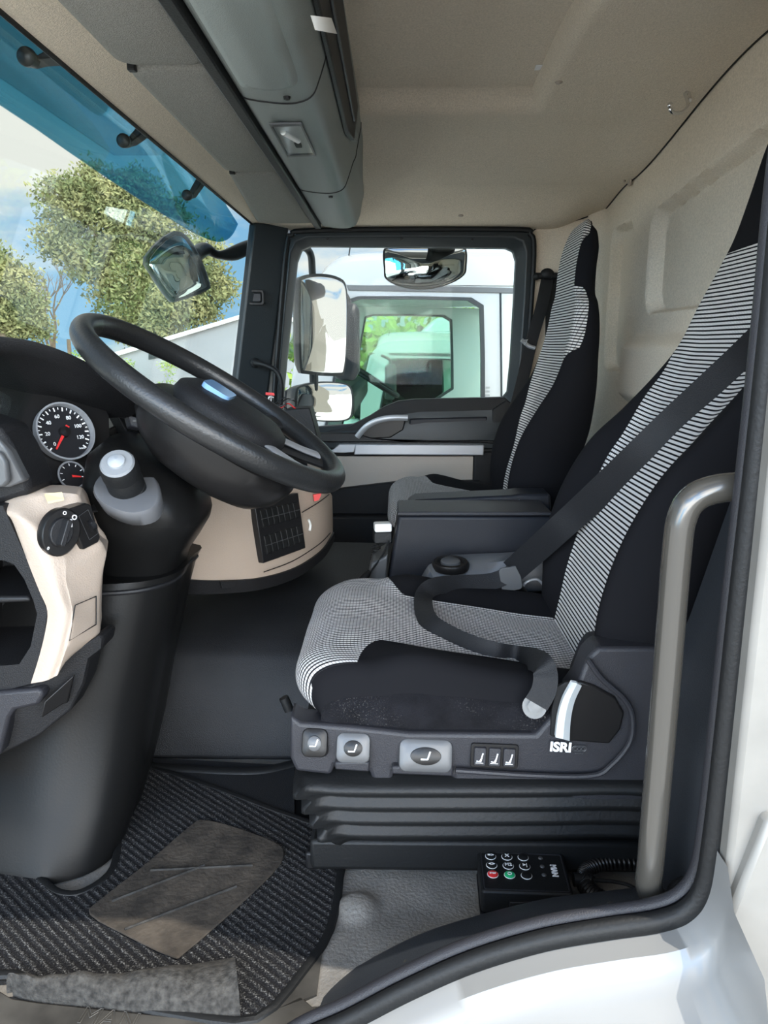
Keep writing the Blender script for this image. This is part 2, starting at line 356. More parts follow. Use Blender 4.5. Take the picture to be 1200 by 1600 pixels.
mb = MB(); mb.tube([V(XR-.003, y, zc(XR, y)-.001) for y in ys], .0022, n=6)
mb.tube(curve([at(942, 331, 2.02), at(900, 344, 2.045), at(860, 350, 2.05), at(838, 357, 2.05), at(829, 366, 2.05)], 5), .0022, n=6)
struct(mb.build('trim_1', M['rubber']), 'thin dark seam between headliner and rear wall', 'trim')
# rear wall with pressed recesses
def rect_in(y, z, y0, y1, z0, z1, r, sft):
    dx = abs(y-(y0+y1)/2)-((y1-y0)/2-r); dz = abs(z-(z0+z1)/2)-((z1-z0)/2-r)
    d = math.hypot(max(dx, 0), max(dz, 0))-r+min(max(dx, dz), 0); return 1-sstep(-sft, 0, d)
def xw(y, z):
    x = XR
    zt = lerp(.90, .915, 0); top = 1.18+(1.50-y)*.085
    x += .042*rect_in(y, z, .1, 1.50, .905, top, .06, .014)
    x += .036*rect_in(y, z, 1.66, 1.90, .74, 1.19, .05, .014)
    x -= .045*rect_in(y, z, .1, 1.60, .64, .86, .05, .05)
    x -= .06*sstep(1.93, 2.06, y)**2
    return x
mb = MB(); YS = [.02+j*2.04/260 for j in range(261)]
rows = []
for i in range(221):
    rows.append([V(xw(y, lerp(-.02, zc(XR, y), i/220)), y, lerp(-.02, zc(XR, y), i/220)) for y in YS])
mb.grid(rows, thick=(.06, 0, 0)); struct(mb.build('wall_rear', M['liner2'], ang=60), 'beige felt rear wall with pressed recesses', 'wall')
# far side wall (beige quarter panel behind the passenger door)
mb = MB(); mb.add([V(.44, 2.055, .3), V(.72, 2.055, .3), V(.72, 2.055, 1.30), V(.44, 2.055, 1.24), V(.44, 2.11, .3), V(.72, 2.11, .3), V(.72, 2.11, 1.30), V(.44, 2.11, 1.24)],
       [(0, 1, 2, 3), (7, 6, 5, 4), (0, 4, 5, 1), (1, 5, 6, 2), (2, 6, 7, 3), (3, 7, 4, 0)])
struct(mb.build('wall_right', M['liner2']), 'beige felt panel behind the passenger door', 'wall')
mb = MB(); mb.box((.50, 2.035, .16), (.44, .05, .6)); struct(mb.build('trim_2', M['blacksoft'], bevel=.01), 'black lower side trim beside the passenger seat', 'trim')
# floor, firewall, outer skin
mb = MB(); mb.box((-.12, 1.05, -.03), (1.75, 2.1, .06)); struct(mb.build('floor', M['floorrub']), 'grained grey rubber cab floor', 'floor')
mb = MB(); mb.box((-.99, 1.05, .27), (.05, 2.1, .6)); struct(mb.build('wall_front', M['rubber']), 'dark firewall below the windscreen', 'wall')
mb = MB(); mb.prism([V(.352, -.03, -.6), V(.43, -.03, -.6), V(.452, -.03, .2), V(.475, -.03, .9), V(.50, -.03, 1.5), V(.33, -.03, 1.5), V(.352, -.03, .86)], (0, .05, 0))
mb.box((.6, .0, .5), (.24, .03, 1.9)); mb.box((.55, .0, 1.42), (.4, .06, .20)); mb.box((-.22, .0, 1.44), (1.3, .06, .2))
bw = mb.build('wall_left', M['paint'], bevel=.006); struct(bw, 'cream white outer pillar of the driver door opening', 'wall')
mb = MB(); mb.box((-.12, 1.05, 1.49), (1.75, 2.16, .04)); struct(mb.build('wall_roof', M['white'], bevel=.01), 'white outer roof skin', 'roof')
mb = MB(); mb.box((-.86, .05, .8), (.2, .08, 1.3)); mb.box((-.8, .04, 1.4), (.5, .06, .2)); struct(mb.build('trim_3', M['black'], bevel=.01), 'black driver side windscreen pillar', 'trim')
# ---- driver sill : seal, black step trim, white body panel below
sealpx = [(380, 1690, 0), (470, 1630, 0), (545, 1596, 0), (640, 1547, 0), (740, 1503, 0), (850, 1470, 0), (950, 1452, 0), (1030, 1440, 0), (1075, 1422, 0), (1102, 1385, 0), (1116, 1310, 0), (1135, 1150, 0), (1158, 940, 0), (1184, 720, 0), (1206, 520, 0), (1228, 300, 0), (1260, 60, 0)]
SP = curve([at(*p) for p in sealpx], 7)
st = thing('door_seal', 'black double-lipped rubber seal around the driver door opening', 'door seal', SP[30])
mb = MB(); mb.tube(SP, 1, flat=(.010, .013), up=(0, 1, 0)); mb.build('outer_lip', M['rubber'], st)
mb = MB(); mb.tube([p+V(-.006, .016, .009) for p in SP], 1, n=10, flat=(.008, .007), up=(0, 1, 0)); mb.build('inner_lip', M['darkgrey'], st)
# sill trim band
U = curve([at(u, v, .13) for u, v in [(395, 1640), (470, 1556), (560, 1508), (650, 1462), (740, 1432), (850, 1405), (940, 1394), (1010, 1385), (1060, 1372), (1098, 1362)]], 6)
Lw = curve([at(u, v, .015) for u, v in [(440, 1640), (520, 1598), (600, 1556), (690, 1514), (770, 1486), (860, 1458), (950, 1442), (1030, 1428), (1072, 1410), (1098, 1380)]], 6)
rows = [U, [a.lerp(b, .12)+V(0, 0, .006) for a, b in zip(U, Lw)], [a.lerp(b, .5)+V(0, 0, .009) for a, b in zip(U, Lw)], [a.lerp(b, .92)+V(0, 0, .003) for a, b in zip(U, Lw)], Lw]
rows = [[V(p.x, p.y+.01, -.02) for p in U]]+rows
mb = MB(); mb.grid(rows, thick=(0, 0, -.03)); sl = thing('sill_trim', 'curved dark plastic step trim along the driver door sill', 'sill trim', U[20]); mb.build('trim_panel', M['slate'], sl, ang=60)
for (u, v) in [(637, 1505), (955, 1415)]:
    mb = MB(); mb.sphere(at(u, v, .06), .006, sc=(1, 1, .5)); mb.build('screw', M['worn'], sl)
# white body below the opening
SB = [p for p in SP if p.z < .30][:]
lowr = [V(p.x, -.008, p.z-.008) for p in SB]
rows = [[V(p.x, .02, p.z) for p in lowr], [V(p.x, -.036, p.z) for p in lowr], [V(p.x, -.045, p.z-.012) for p in lowr], [V(p.x+.0, -.06, p.z-.035) for p in lowr], [V(p.x, -.13, p.z-.05) for p in lowr], [V(p.x, -.15, p.z-.09) for p in lowr], [V(p.x, -.155, p.z-.5) for p in lowr]]
mb = MB(); mb.grid(rows); o = mb.build('trim_4', M['white'], ang=50); struct(o, 'white painted step body below the driver door opening', 'body panel')
mb = MB(); mb.prism([at(1106, 1494, -.045), at(1180, 1640, -.045), at(1330, 1640, -.045), at(1330, 1280, -.045), at(1200, 1280, -.045), at(1140, 1430, -.045)], (0, .03, 0)); struct(mb.build('trim_5', M['paint'], bevel=.006), 'cream white corner of the rear wing panel', 'body panel')
# B pillar inner trim (dark slate, faces forward)
mb = MB(); prof = [(.335, .02), (.345, .06), (.352, .16), (.37, .26), (.40, .27), (.68, .27), (.68, .02)]
mb.loft([[V(x+dx, y, z) for x, y in prof] for z, dx in ((.13, 0), (.36, .004), (.46, .035), (.62, .075), (.86, .12), (1.3, .16))]); struct(mb.build('trim_6', M['slate'], bevel=.004), 'dark slate inner trim of the driver side rear pillar', 'trim')
mb = MB(); mb.box((.60, .20, .05), (.20, .34, .12)); mb.build('trim_7', M['navy'], bevel=.02); struct(D.objects['trim_7'], 'dark slate floor moulding behind the driver sill', 'trim')
# ---- windscreen (window_1) and its surround
wt = [V(-.493, .08, 1.226), V(-.493, 2.0, 1.226)]; wbm = [V(-.62, .08, .50), V(-.62, 2.0, .50)]
mb = MB(); mb.grid([[wt[0], wt[1]], [wbm[0], wbm[1]]], thick=(-.006, 0, 0)); w = mb.build('window_1', M['windscreen'], smooth=False); struct(w, 'large clear windscreen', 'window')
mb = MB(); mb.tube([V(-.489, .08, 1.224), V(-.489, 2.0, 1.224)], 1, n=8, flat=(.006, .004), up=(0, 0, 1)); mb.build('trim_8', M['rubber']); struct(D.objects['trim_8'], 'black edge seal along the top of the windscreen', 'trim')
# outer body above the windscreen
mb = MB(); mb.box((-.56, 1.04, 1.44), (.16, 2.1, .12)); struct(mb.build('trim_9', M['white'], bevel=.02), 'white outer roof front above the windscreen', 'body panel')
# far A pillar
mb = MB()
def pil(z): x = lerp(-.487, -.60, (1.22-z)/.72); return [V(x-.012, 1.985, z), V(x+.01, 1.965, z), V(x+.05, 1.99, z), V(x+.115, 2.03, z), V(x+.115, 2.12, z), V(x-.02, 2.12, z)]
mb.loft([pil(z) for z in (1.225, 1.1, .9, .7, .3)]); struct(mb.build('trim_10', M['frame'], bevel=.006), 'dark grey passenger side windscreen pillar', 'trim')
ap = thing('pillar_plug', 'small black square socket on the far windscreen pillar', 'socket', at(400, 465, 1.985))
fr = Fr(at(400, 465, 1.988), (1, .15, 0), (0, 0, 1)); mb = MB(); mb.ring(fr.rect(-.028, -.026, .028, .026, 0, .01), fr.rect(-.020, -.017, .020, .017, 0, .007), fr.n*.012); mb.build('bezel', M['black'], ap, bevel=.002)
mb = MB(); mb.prism(fr.rect(-.017, -.014, .017, .014, .002, .006), fr.n*.006); mb.build('cap', M['darkgrey'], ap, bevel=.002)
# far grab handle by pillar
gh = thing('small_grab_handle', 'black bent grab handle at the foot of the far windscreen pillar', 'grab handle', at(415, 600, 1.95))
mb = MB(); mb.tube(curve([at(397, 566, 1.99), at(400, 567, 1.93), at(418, 572, 1.92), at(434, 583, 1.92), at(440, 605, 1.92), at(438, 640, 1.93)], 5), .0085); mb.build('bar', M['rubber'], gh)
mb = MB(); mb.sphere(at(399, 567, 1.97), .018); mb.build('mount', M['rubber'], gh)
# ---- passenger door (door_1)
dr = D.objects.new('door_1', None); C.objects.link(dr); dr.location = (0, 2.05, .1); ORG['door_1'] = V(0, 2.05, .1); struct(dr, 'passenger door with large window, seen from inside', 'door')
def rs(pts, n):
    pts = [Vector(p) for p in pts]; pts.append(pts[0]); d = [0]
    for a, b in zip(pts, pts[1:]): d.append(d[-1]+(b-a).length)
    o = []; j = 0
    for k in range(n):
        s = d[-1]*k/n
        while d[j+1] < s: j += 1
        o.append(pts[j].lerp(pts[j+1], (s-d[j])/(d[j+1]-d[j])))
    return o
outpx = [(438, 700), (428, 640), (436, 520), (448, 385), (457, 368), (475, 361), (640, 358), (812, 359), (828, 366), (834, 385), (830, 470), (822, 570), (812, 650), (800, 700), (700, 702), (560, 702)]
inpx = [(440, 671), (444, 600), (452, 520), (464, 410), (471, 391), (485, 385), (640, 386), (790, 388), (802, 393), (806, 408), (803, 470), (798, 560), (793, 612), (786, 621), (640, 625), (560, 662)]
A = [at(u, v, 2.02) for u, v in outpx]; B = [at(u, v, 2.05) for u, v in inpx]
mid = [a.lerp(b, .45)+V(0, -.018, 0) for a, b in zip(A, B)]
mb = MB(); n = len(A)
mb.loft([A, mid, B, [b+V(0, .035, 0) for b in B], [V(a.x, 2.10, a.z) for a in A]], caps=False); mb.build('window_frame', M['frame'], dr, bevel=.004)
mb = MB(); mb.tube([a+V(0, -.004, 0) for a in curve(A, 4, True)], .009, n=8, closed=True); mb.build('door_rubber', M['rubber'], dr)
mb = MB(); gl = [b+V(0, .02, 0) for b in B]; mb.prism(gl, (0, .004, 0)); mb.build('pane', M['glass'], dr, smooth=False)
for u, v in [(512, 373), (628, 373), (738, 374), (822, 455), (812, 565), (799, 640)]:
    mb = MB(); mb.cyl(at(u, v, 2.018), at(u, v, 2.018)+V(0, .02, 0), .0045, n=10); mb.build('screw', M['rubber'], dr)
Y = 2.03
def dp(name, px, m, y=Y, t=.05, bevel=.003, n=0, clo=True):
    pts = [at(u, v, y) for u, v in px]
    if n: pts = curve(pts, n, True)
    mb = MB(); mb.prism(pts, (0, t, 0)); return mb.build(name, M[m], dr, bevel=bevel)
dp('upper_trim', [(420, 712), (425, 684), (500, 676), (545, 667), (578, 650), (600, 636), (622, 627), (650, 624), (788, 621), (812, 640), (800, 700), (760, 700), (757, 712)], 'blacksoft', 2.035)
dp('door_lower_panel', [(380, 1000), (405, 700), (757, 700), (795, 700), (775, 1000)], 'blacksoft', 2.05, .06)
dp('armrest_pad', [(640, 654), (762, 651), (760, 686), (636, 686)], 'navy', 2.022, .02, .006)
dp('armrest_shelf', [(498, 677), (556, 677), (580, 684), (635, 689), (760, 688), (785, 690), (772, 694), (757, 692), (520, 691), (497, 690)], 'black', 2.005, .05, .004)
dp('handle_recess', [(556, 680), (575, 662), (600, 654), (634, 655), (630, 672), (610, 684), (570, 686)], 'gloss', 2.012, .02, .004)
hp = curve([at(558, 683, 1.985), at(572, 667, 1.975), at(590, 657, 1.97), at(612, 653, 1.97), at(637, 653, 1.975)], 6)
mb = MB(); mb.tube(hp, 1, n=10, flat=(.006, .011), up=(0, 1, 0)); mb.build('pull_handle', M['alu'], dr)
dp('silver_strip', [(555, 694), (757, 695), (756, 712), (553, 711)], 'alu', 1.998, .04, .004)
dp('silver_catch', [(500, 707), (520, 703), (530, 694), (557, 694), (553, 707), (535, 708)], 'alu', 2.0, .02, .003)
dp('beige_insert', [(480, 713), (754, 713), (749, 750), (620, 752), (519, 764), (480, 772)], 'beige_door', 2.025, .03, .002)
dp('map_pocket', [(470, 772), (520, 765), (620, 753), (752, 751), (745, 950), (470, 950)], 'blacksoft', 2.0, .04, .006)
dp('cup_recess', [(530, 862), (560, 858), (585, 862), (560, 868)], 'rubber', 1.99, .02, .002)
dp('rear_end_trim', [(770, 640), (792, 625), (815, 640), (790, 790), (758, 800), (757, 712), (768, 690)], 'rubber', 2.02, .03, .004)
mb = MB(); mb.box((-.25, 1.99, .1), (.5, .08, .24)); mb.build('step_box', M['blacksoft'], dr, bevel=.01)
# ---- engine tunnel
tn = thing('engine_tunnel', 'raised grey vinyl-covered engine tunnel between the seats', 'engine tunnel', (-.3, 1.0, 0))
def tun(x, top): return [V(x, .655, 0), V(x, .665, top*.6), V(x, .71, top-.02), V(x, .76, top), V(x, 1.25, top+.01), V(x, 1.56, top), V(x, 1.60, top-.03), V(x, 1.62, 0)]
mb = MB(); mb.loft([tun(-.94, .23), tun(-.5, .23), tun(-.1, .225), tun(.1, .22), tun(.66, .22)], closed=True); mb.build('tunnel_cover', M['tunnel'], tn, bevel=.012, seg=3)
mb = MB(); mb.tube(curve([atz(205, 1185, .012), atz(225, 1196, .012), atz(300, 1202, .012), atz(400, 1205, .012), atz(460, 1193, .012)], 5), 1, flat=(.006, .012), up=(0, 0, 1)); mb.build('edge_seam', M['rubber'], tn)
# dark under-dash footwell back
mb = MB(); mb.box((-.80, .85, .2), (.35, .5, .42)); struct(mb.build('trim_11', M['rubber'], bevel=.01), 'black footwell lining behind the pedals', 'trim')
# ---- heel area: raised rubber floor section between seat and sill
fl = thing('floor_moulding', 'grained grey rubber floor moulding with a round boss before the seat', 'floor moulding', (-.05, .2, 0))
rows = []
for j in range(41):
    y = .06+j*.36/40
    rows.append([V(x, y, .006+.030*sstep(-.10, .0, x-(.25-y)*.25)*sstep(.40, .22, y)*0+.018*math.exp(-(((x+.055)/.028)**2+((y-.235)/.028)**2)**2)+.02*sstep(.24, .12, y)*sstep(-.15, .05, x)) for x in [-.16+k*.66/90 for k in range(91)]])
mb = MB(); mb.grid(rows, thick=(0, 0, -.006)); mb.build('moulding', M['floorrub'], fl, ang=60)
# ---- carpet mat
mt = thing('floor_mat', 'worn black ribbed carpet mat with folded front edge on the driver floor', 'floor mat', (-.35, .3, 0))
def zm(p): return atz(p[0], p[1], .014)
mp_ = [zm(p) for p in [(-60, 1240), (-5, 1290), (35, 1340), (75, 1382), (100, 1395), (130, 1392), (170, 1365), (184, 1325), (188, 1250), (205, 1195), (300, 1218), (420, 1262), (528, 1306), (530, 1370), (515, 1450), (470, 1520), (400, 1590), (290, 1584), (150, 1556), (20, 1520), (-80, 1490)]]
mp_ = curve(mp_, 3, True)
mb = MB(); mb.prism([V(p.x, p.y, .004) for p in mp_], (0, 0, .010)); mb.build('carpet', M['rib'], mt)
mb = MB(); mb.tube([V(p.x, p.y, .011) for p in mp_], 1, n=8, closed=True, flat=(.006, .007), up=(0, 0, 1)); mb.build('binding', M['rubber'], mt)
hp = curve([atz(u, v, .0145) for u, v in [(140, 1430), (160, 1405), (230, 1350), (300, 1290), (320, 1283), (370, 1295), (430, 1318), (444, 1335), (430, 1362), (370, 1420), (290, 1490), (268, 1497), (200, 1465)]], 3, True)
mb = MB(); mb.prism(hp, (0, 0, .003)); mb.build('heel_pad', mat('dusty_heel_pad', (.048, .039, .030), .9, bump=1, bscale=120, vary=.6, vscale=26), mt, bevel=.002)
for a, b in [((175, 1408), (320, 1352)), ((195, 1452), (370, 1385)), ((235, 1360), (395, 1352))]:
    mb = MB(); p0, p1 = atz(*a, .018), atz(*b, .018); mb.tube([p0, p0.lerp(p1, .5), p1], .0022, n=6); mb.build('pad_groove', M['dirt'], mt)
mb = MB(); rows = []
top = curve([atz(u, v, .02) for u, v in [(10, 1546), (60, 1536), (130, 1530), (200, 1522), (290, 1508), (365, 1496)]], 8)
bot = curve([atz(u, v, .014) for u, v in [(20, 1552), (60, 1562), (140, 1570), (210, 1578), (300, 1586), (376, 1590)]], 8)
for t, h in ((0, 0), (.15, .012), (.4, .024), (.7, .026), (.9, .016), (1, 0)):
    rows.append([a.lerp(b, t)+V(0, 0, h*(1+.12*math.sin(i*.5)+.06*math.sin(i*1.3))) for i, (a, b) in enumerate(zip(top, bot))])
mb.grid(rows, thick=(0, 0, -.006)); mb.build('folded_edge', mat('fluffy_carpet_back', (.034, .032, .029), .95, bump=1, bscale=260, vary=.7, vscale=120), mt, ang=70)
# sill plate with raised lettering
sp_ = thing('sill_plate', 'scuffed dark sill plate with outlined lettering at the driver step', 'sill plate', atz(180, 1590, .0))
pl = [atz(u, v, .012) for u, v in [(-80, 1500), (20, 1560), (60, 1566), (380, 1600), (470, 1556), (520, 1600), (420, 1700), (-80, 1700)]]
mb = MB(); mb.prism(pl, (0, 0, -.02)); mb.build('plate', M['plate'], sp_, bevel=.002)
fp = Fr(atz(172, 1589, .0125), atz(260, 1600, .0125)-atz(90, 1578, .0125), V(0, 1, 0))
mb = text_mb('MAN', fp, 0, -.003, .034, outline=.0005); mb.build('lettering', M['worn'], sp_)
# black seat-side floor strip right of the mat
mb = MB(); mb.prism([atz(u, v, .006) for u, v in [(530, 1306), (545, 1330), (505, 1480), (495, 1560), (400, 1595), (500, 1480)]], (0, 0, .006)); struct(mb.build('trim_12', M['plate']), 'worn dark floor strip beside the mat', 'trim')
mb = MB(); mb.prism([atz(u, v, .012) for u, v in [(215, 1183), (460, 1196), (460, 1330), (530, 1310)]], (0, 0, -.006)); struct(mb.build('trim_13', M['tunnel']), 'dark floor covering ahead of the seat', 'trim')
# ================================================================== SEATS
# side profile of the seat, x and z seen from the side; cushion and backrest are lofted across the width
CUS = [(-.128, .275), (-.152, .292), (-.158, .318), (-.148, .345), (-.118, .362), (-.07, .366), (-.01, .360), (.06, .348), (.14, .334), (.22, .322), (.30, .312), (.34, .30)]
def seat_cushion(root, y0, y1, dx=0, dz=0, sx=1):
    w = y1-y0; mb = MB(); prof = curve([V(x, 0, z) for x, z in CUS], 6); K = 60
    rows = []; arc = 0; arcs = []
    for i, p in enumerate(prof):
        if i: arc += (p-prof[i-1]).length
        arcs.append(arc)
        row = []
        for j in range(K+1):
            t = j/K; e = abs(2*t-1)
            ed = math.sqrt(max(0, 1-max(0, (e-.86)/.14)**2))          # rounded edge
            bol = .022*sstep(.45, .80, e)*sstep(-.06, .04, p.x)*(1 if t < .5 else .9)
            base = .268
            z = base+(p.z+bol-base)*(.55+.45*ed)
            yin = y0+w*t
            fx = p.x+(.05*max(0, (e-.55)/.45)**2 if p.x < .0 else 0)*sstep(.02, -.12, p.x)
            puff = .004*math.sin(t*PI*5)*math.sin(p.x*30)*.4
            row.append(V(-.158+(fx+.158)*sx+dx, yin, z+puff+dz))
        rows.append(row)
    def mask(i, j):                        # > 0 on the ribbed cloth centre, < 0 on the velour bolsters
        t = j/K; x = prof[i].x; top = i > 14
        nb = (.05+.20*sstep(-.085, -.02, x)) if top else .04
        fb = 1-(.24*sstep(-.04, .02, x)) if top else .985
        return min(t-nb, fb-t)*w*10+.5
    o = len(mb.v); mb.grid(rows); mb.msk = {}
    for i in range(len(rows)):
        for j in range(K+1): mb.uv[o+i*(K+1)+j] = (w*j/K, arcs[i]); mb.msk[o+i*(K+1)+j] = mask(i, j)
    c = mb.build('cushion_top', M['cloth'], root, ang=80)
    # velour side walls and underside
    mb = MB()
    for j, sgn in ((0, -1), (K, 1)):
        r0 = [rows[i][j] for i in range(len(rows))]
        r1 = [p+V(0, sgn*.010, -.006 if p.z > .28+dz else 0) for p in r0]
        r2 = [V(p.x*.98+.002, p.y+sgn*.014, lerp(.262+dz, p.z, .5)) for p in r0]
        r3 = [V(p.x*.97+.002, p.y+sgn*.006, .258+dz) for p in r0]
        mb.grid([r0, r1, r2, r3] if sgn < 0 else [r3, r2, r1, r0])
    mb.grid([[rows[0][j] for j in range(K+1)], [V(rows[0][j].x+.03, rows[0][j].y, .255+dz) for j in range(K+1)], [V(.34, rows[0][j].y, .255+dz) for j in range(K+1)]])
    mb.build('cushion_side', M['velour'], root, ang=80)
    return c
# backrest spine: station, front centre x, z, half width, thickness, bolster depth
def seat_back(root, yc, spine, black_head=False):
    S = []
    for k in range(len(spine[0])): S.append([r[k] for r in spine])
    def ev(k, t):
        n = len(spine)-1; i = min(int(t*n), n-1); f = t*n-i
        g = lambda q: spine[min(max(q, 0), n)][k]
        return cr1(g(i-1), g(i), g(i+1), g(i+2), f)
    R = 150; F_ = 60; Bk = 16; rings = []; arcs = [0]; prev = None; info = []
    clo = (lambda t: interp([(0, .115), (.15, .125), (.30, .145), (.42, .175), (.54, .215), (.62, .225), (.665, .21), (.685, -.10)], t)) if black_head else CLOTH
    for i in range(R+1):
        t = i/R; x, z, hw, th, bo = [ev(k, t) for k in range(5)]; x2, z2 = ev(0, min(t+.01, 1)), ev(1, min(t+.01, 1)); x1, z1 = ev(0, max(t-.01, 0)), ev(1, max(t-.01, 0))
        tg = V(x2-x1, 0, z2-z1).normalized(); nb = V(tg.z, 0, -tg.x)     # pointing backward
        ring = []
        for j in range(F_+1):
            a = -1+2*j/F_; e = abs(a)
            f = -bo*sstep(.45, .86, e)+ (th*.55)*max(0, (e-.86)/.14)**2.2
            ring.append(V(x, yc+a*hw, z)+nb*f)
        for j in range(1, Bk):
            a = 1-2*j/Bk; e = abs(a)
            ring.append(V(x, yc+a*hw*(1-.02), z)+nb*(th*(1-.25*max(0, (e-.5)/.5)**2)))
        rings.append(ring); c = V(x, 0, z)
        if prev is not None: arcs.append(arcs[-1]+(c-prev).length)
        prev = c; info.append((x, z, hw))
    n = len(rings[0])
    def mask(i, j):
        if j > F_: return 0
        a = abs(-1+2*j/F_)
        if a > .985: return 0
        return (clo(i/R)-a*info[i][2])*10+.5
    mb = MB(); mb.loft(rings, caps=True); mb.msk = {}
    for i in range(len(rings)):
        for j in range(n): mb.uv[i*n+j] = (arcs[i], rings[i][j].y); mb.msk[i*n+j] = mask(i, j)
    mb.build('backrest', M['cloth'], root, ang=75)
    return rings, F_
def CLOTH(t): return interp([(0, .115), (.15, .125), (.30, .145), (.42, .175), (.54, .215), (.62, .225), (.68, .20), (.71, .118), (1, .110)], t)
def seat(name, label, y0, y1, spine, cush=(0, 0, 1), bh=False):
    root = thing(name, label, 'seat', (.1, (y0+y1)/2, .0))
    seat_cushion(root, y0, y1, *cush)
    rings, F_ = seat_back(root, (y0+y1)/2, spine, bh)
    # piping along the bolster edges
    return root
#          x     z     hw   th   bolster
SPD = [(.300, .30, .215, .13, .01), (.312, .36, .235, .13, .02), (.330, .44, .245, .14, .035), (.358, .53, .250, .14, .040), (.400, .62, .248, .13, .035), (.448, .69, .240, .125, .022), (.495, .76, .232, .115, .012), (.528, .82, .222, .11, .006), (.550, .89, .208, .105, .002), (.572, .96, .178, .10, .0), (.588, 1.005, .168, .10, .0), (.604, 1.07, .160, .08, .0), (.620, 1.15, .145, .075, .0), (.640, 1.23, .11, .05, .0), (.655, 1.26, .06, .03, .0)]
SPP = [(.335, .33, .20, .13, .02), (.340, .40, .22, .13, .04), (.358, .48, .235, .13, .055), (.385, .56, .238, .125, .06), (.412, .64, .232, .12, .045), (.436, .72, .22, .105, .022), (.452, .80, .205, .09, .01), (.462, .87, .195, .08, .004), (.466, .93, .180, .07, .0), (.468, .965, .140, .065, .0), (.472, 1.03, .135, .062, .0), (.482, 1.09, .126, .058, .0), (.497, 1.135, .10, .04, .0), (.512, 1.153, .06, .02, .0)]
DS = seat('driver_seat', 'black air-suspended driver seat with ribbed cloth, control panel and bellows', .285, .755, SPD, bh=True)
PS = seat('passenger_seat', 'black high-backed passenger seat with ribbed cloth, in front of the far window', 1.25, 1.72, SPP, (.135, .045, .80))
mb = MB(); mb.box((.22, 1.49, .25), (.32, .40, .06)); mb.build('seat_base', M['rubber'], PS, bevel=.01)
# seat frame / base of the driver's seat : traced side panel on the near side, built as a shell across the seat
yn = .262
def dps(name, px, m, y=yn, t=.02, bevel=.003, n=0, par=None, seg=2):
    pts = [at(u, v, y) for u, v in px]
    if n: pts = curve(pts, n, True)
    mb = MB(); mb.prism(pts, (0, t, 0)); return mb.build(name, M[m], par or DS, bevel=bevel, seg=seg)
# upper rim of the side panel with three finger notches
dps('side_panel', [(453, 1118), (470, 1130), (560, 1137), (640, 1146), (838, 1148), (862, 1120), (905, 1062), (918, 1028), (935, 1012), (1000, 1012), (1075, 1014), (1085, 1060), (1070, 1262), (1000, 1262), (870, 1252), (712, 1232), (708, 1215), (615, 1208), (612, 1226), (583, 1224), (577, 1205), (523, 1197), (517, 1212), (462, 1206), (453, 1185)], 'darkgrey', yn, .05, .006, seg=3)
dps('seat_rear_shell', [(905, 1062), (918, 1028), (930, 1008), (1120, 1008), (1115, 1330), (985, 1330), (985, 1262), (860, 1262)], 'navy', .33, .07, .012)
# swept bracket around the recliner pocket
pk = [(905, 1064), (930, 1072), (962, 1090), (976, 1115), (970, 1140), (952, 1163), (885, 1158), (866, 1153)]
dps('recliner_pocket', pk, 'gloss', yn-.006, .008, .003)
mb = MB(); mb.tube(curve([at(u, v, yn-.010) for u, v in [(918, 1030), (940, 1060), (975, 1092), (988, 1120), (984, 1160), (955, 1196), (925, 1212), (840, 1212), (712, 1204)]], 6), 1, n=8, flat=(.004, .004), up=(0, 1, 0)); mb.build('panel_ridge', M['darkgrey'], DS)
rows = [curve([at(u, v, yn-.014) for u, v in [(894, 1066), (880, 1092), (872, 1120), (868, 1152)]], 6), curve([at(u, v, yn-.020) for u, v in [(902, 1068), (890, 1093), (883, 1122), (880, 1155)]], 6), curve([at(u, v, yn-.012) for u, v in [(909, 1072), (898, 1096), (892, 1124), (890, 1158)]], 6)]
mb = MB(); mb.grid(rows, thick=(0, .008, 0)); mb.build('release_lever', mat('pale_lever', (.55, .58, .58), .4), DS)
dps('lever_slot', [(870, 1074), (884, 1066), (898, 1066), (880, 1100), (866, 1152), (860, 1150), (862, 1110)], 'rubber', yn-.004, .006, .001)
fr = Fr(at(876, 1168, yn-.0065), at(930, 1170, yn)-at(860, 1166, yn), V(0, 0, 1))
text_mb('ISRI', fr, 0, 0, .020, depth=.0004, bold=.0008).build('maker_lettering', M['white_print'], DS)
mb = MB(); fr2 = Fr(at(905, 1170, yn-.0065), (1, 0, 0), (0, 0, 1))
mb.tube(fr2.rect(-.010, -.004, .010, .004, 0, .0038), .0004, n=5, closed=True)
for k in (-1, 0, 1): mb.tube(fr2.circ(k*.0055, 0, .0026, .0003, 10), .0004, n=5, closed=True)
text_mb('WWWW', fr2, 0, -.0075, .003, mb=mb); mb.build('small_logo', M['silver'], DS)
# knobs in the notches
def knob(px, w, h, label, oval):
    y = yn-.004; fr = Fr(at(*px, y), (1, 0, -.03), (0, .35, 1))
    mb = MB(); mb.loft([fr.rect(-w-.004, -h-.004, w+.004, h+.004, -.012, h*.5), fr.rect(-w-.002, -h-.002, w+.002, h+.002, .004, h*.5), fr.rect(-w+.004, -h+.004, w-.004, h-.004, .007, h*.5)]); k = mb.build('control_knob', M['silver'] if oval else M['gloss'], DS, bevel=.001); k['label'] = label
    mb = MB(); mb.loft([fr.circ(0, 0, w*.62, .006, ry=h*.6), fr.circ(0, 0, w*.6, .010, ry=h*.58), fr.circ(0, 0, w*.3, .012, ry=h*.3)]); mb.build('knob_cap', M['gloss'] if oval else M['silver'], k)
    mb = MB()
    s = h*.35; mb.tube([fr.p(-s, -s*.5, .0125), fr.p(s*.3, -s*.5, .0125), fr.p(s*.8, s, .0125)], s*.18, n=6); mb.build('knob_symbol', M['white_print'], k)
knob((492, 1160), .016, .018, 'small chrome-topped rotary knob', 0)
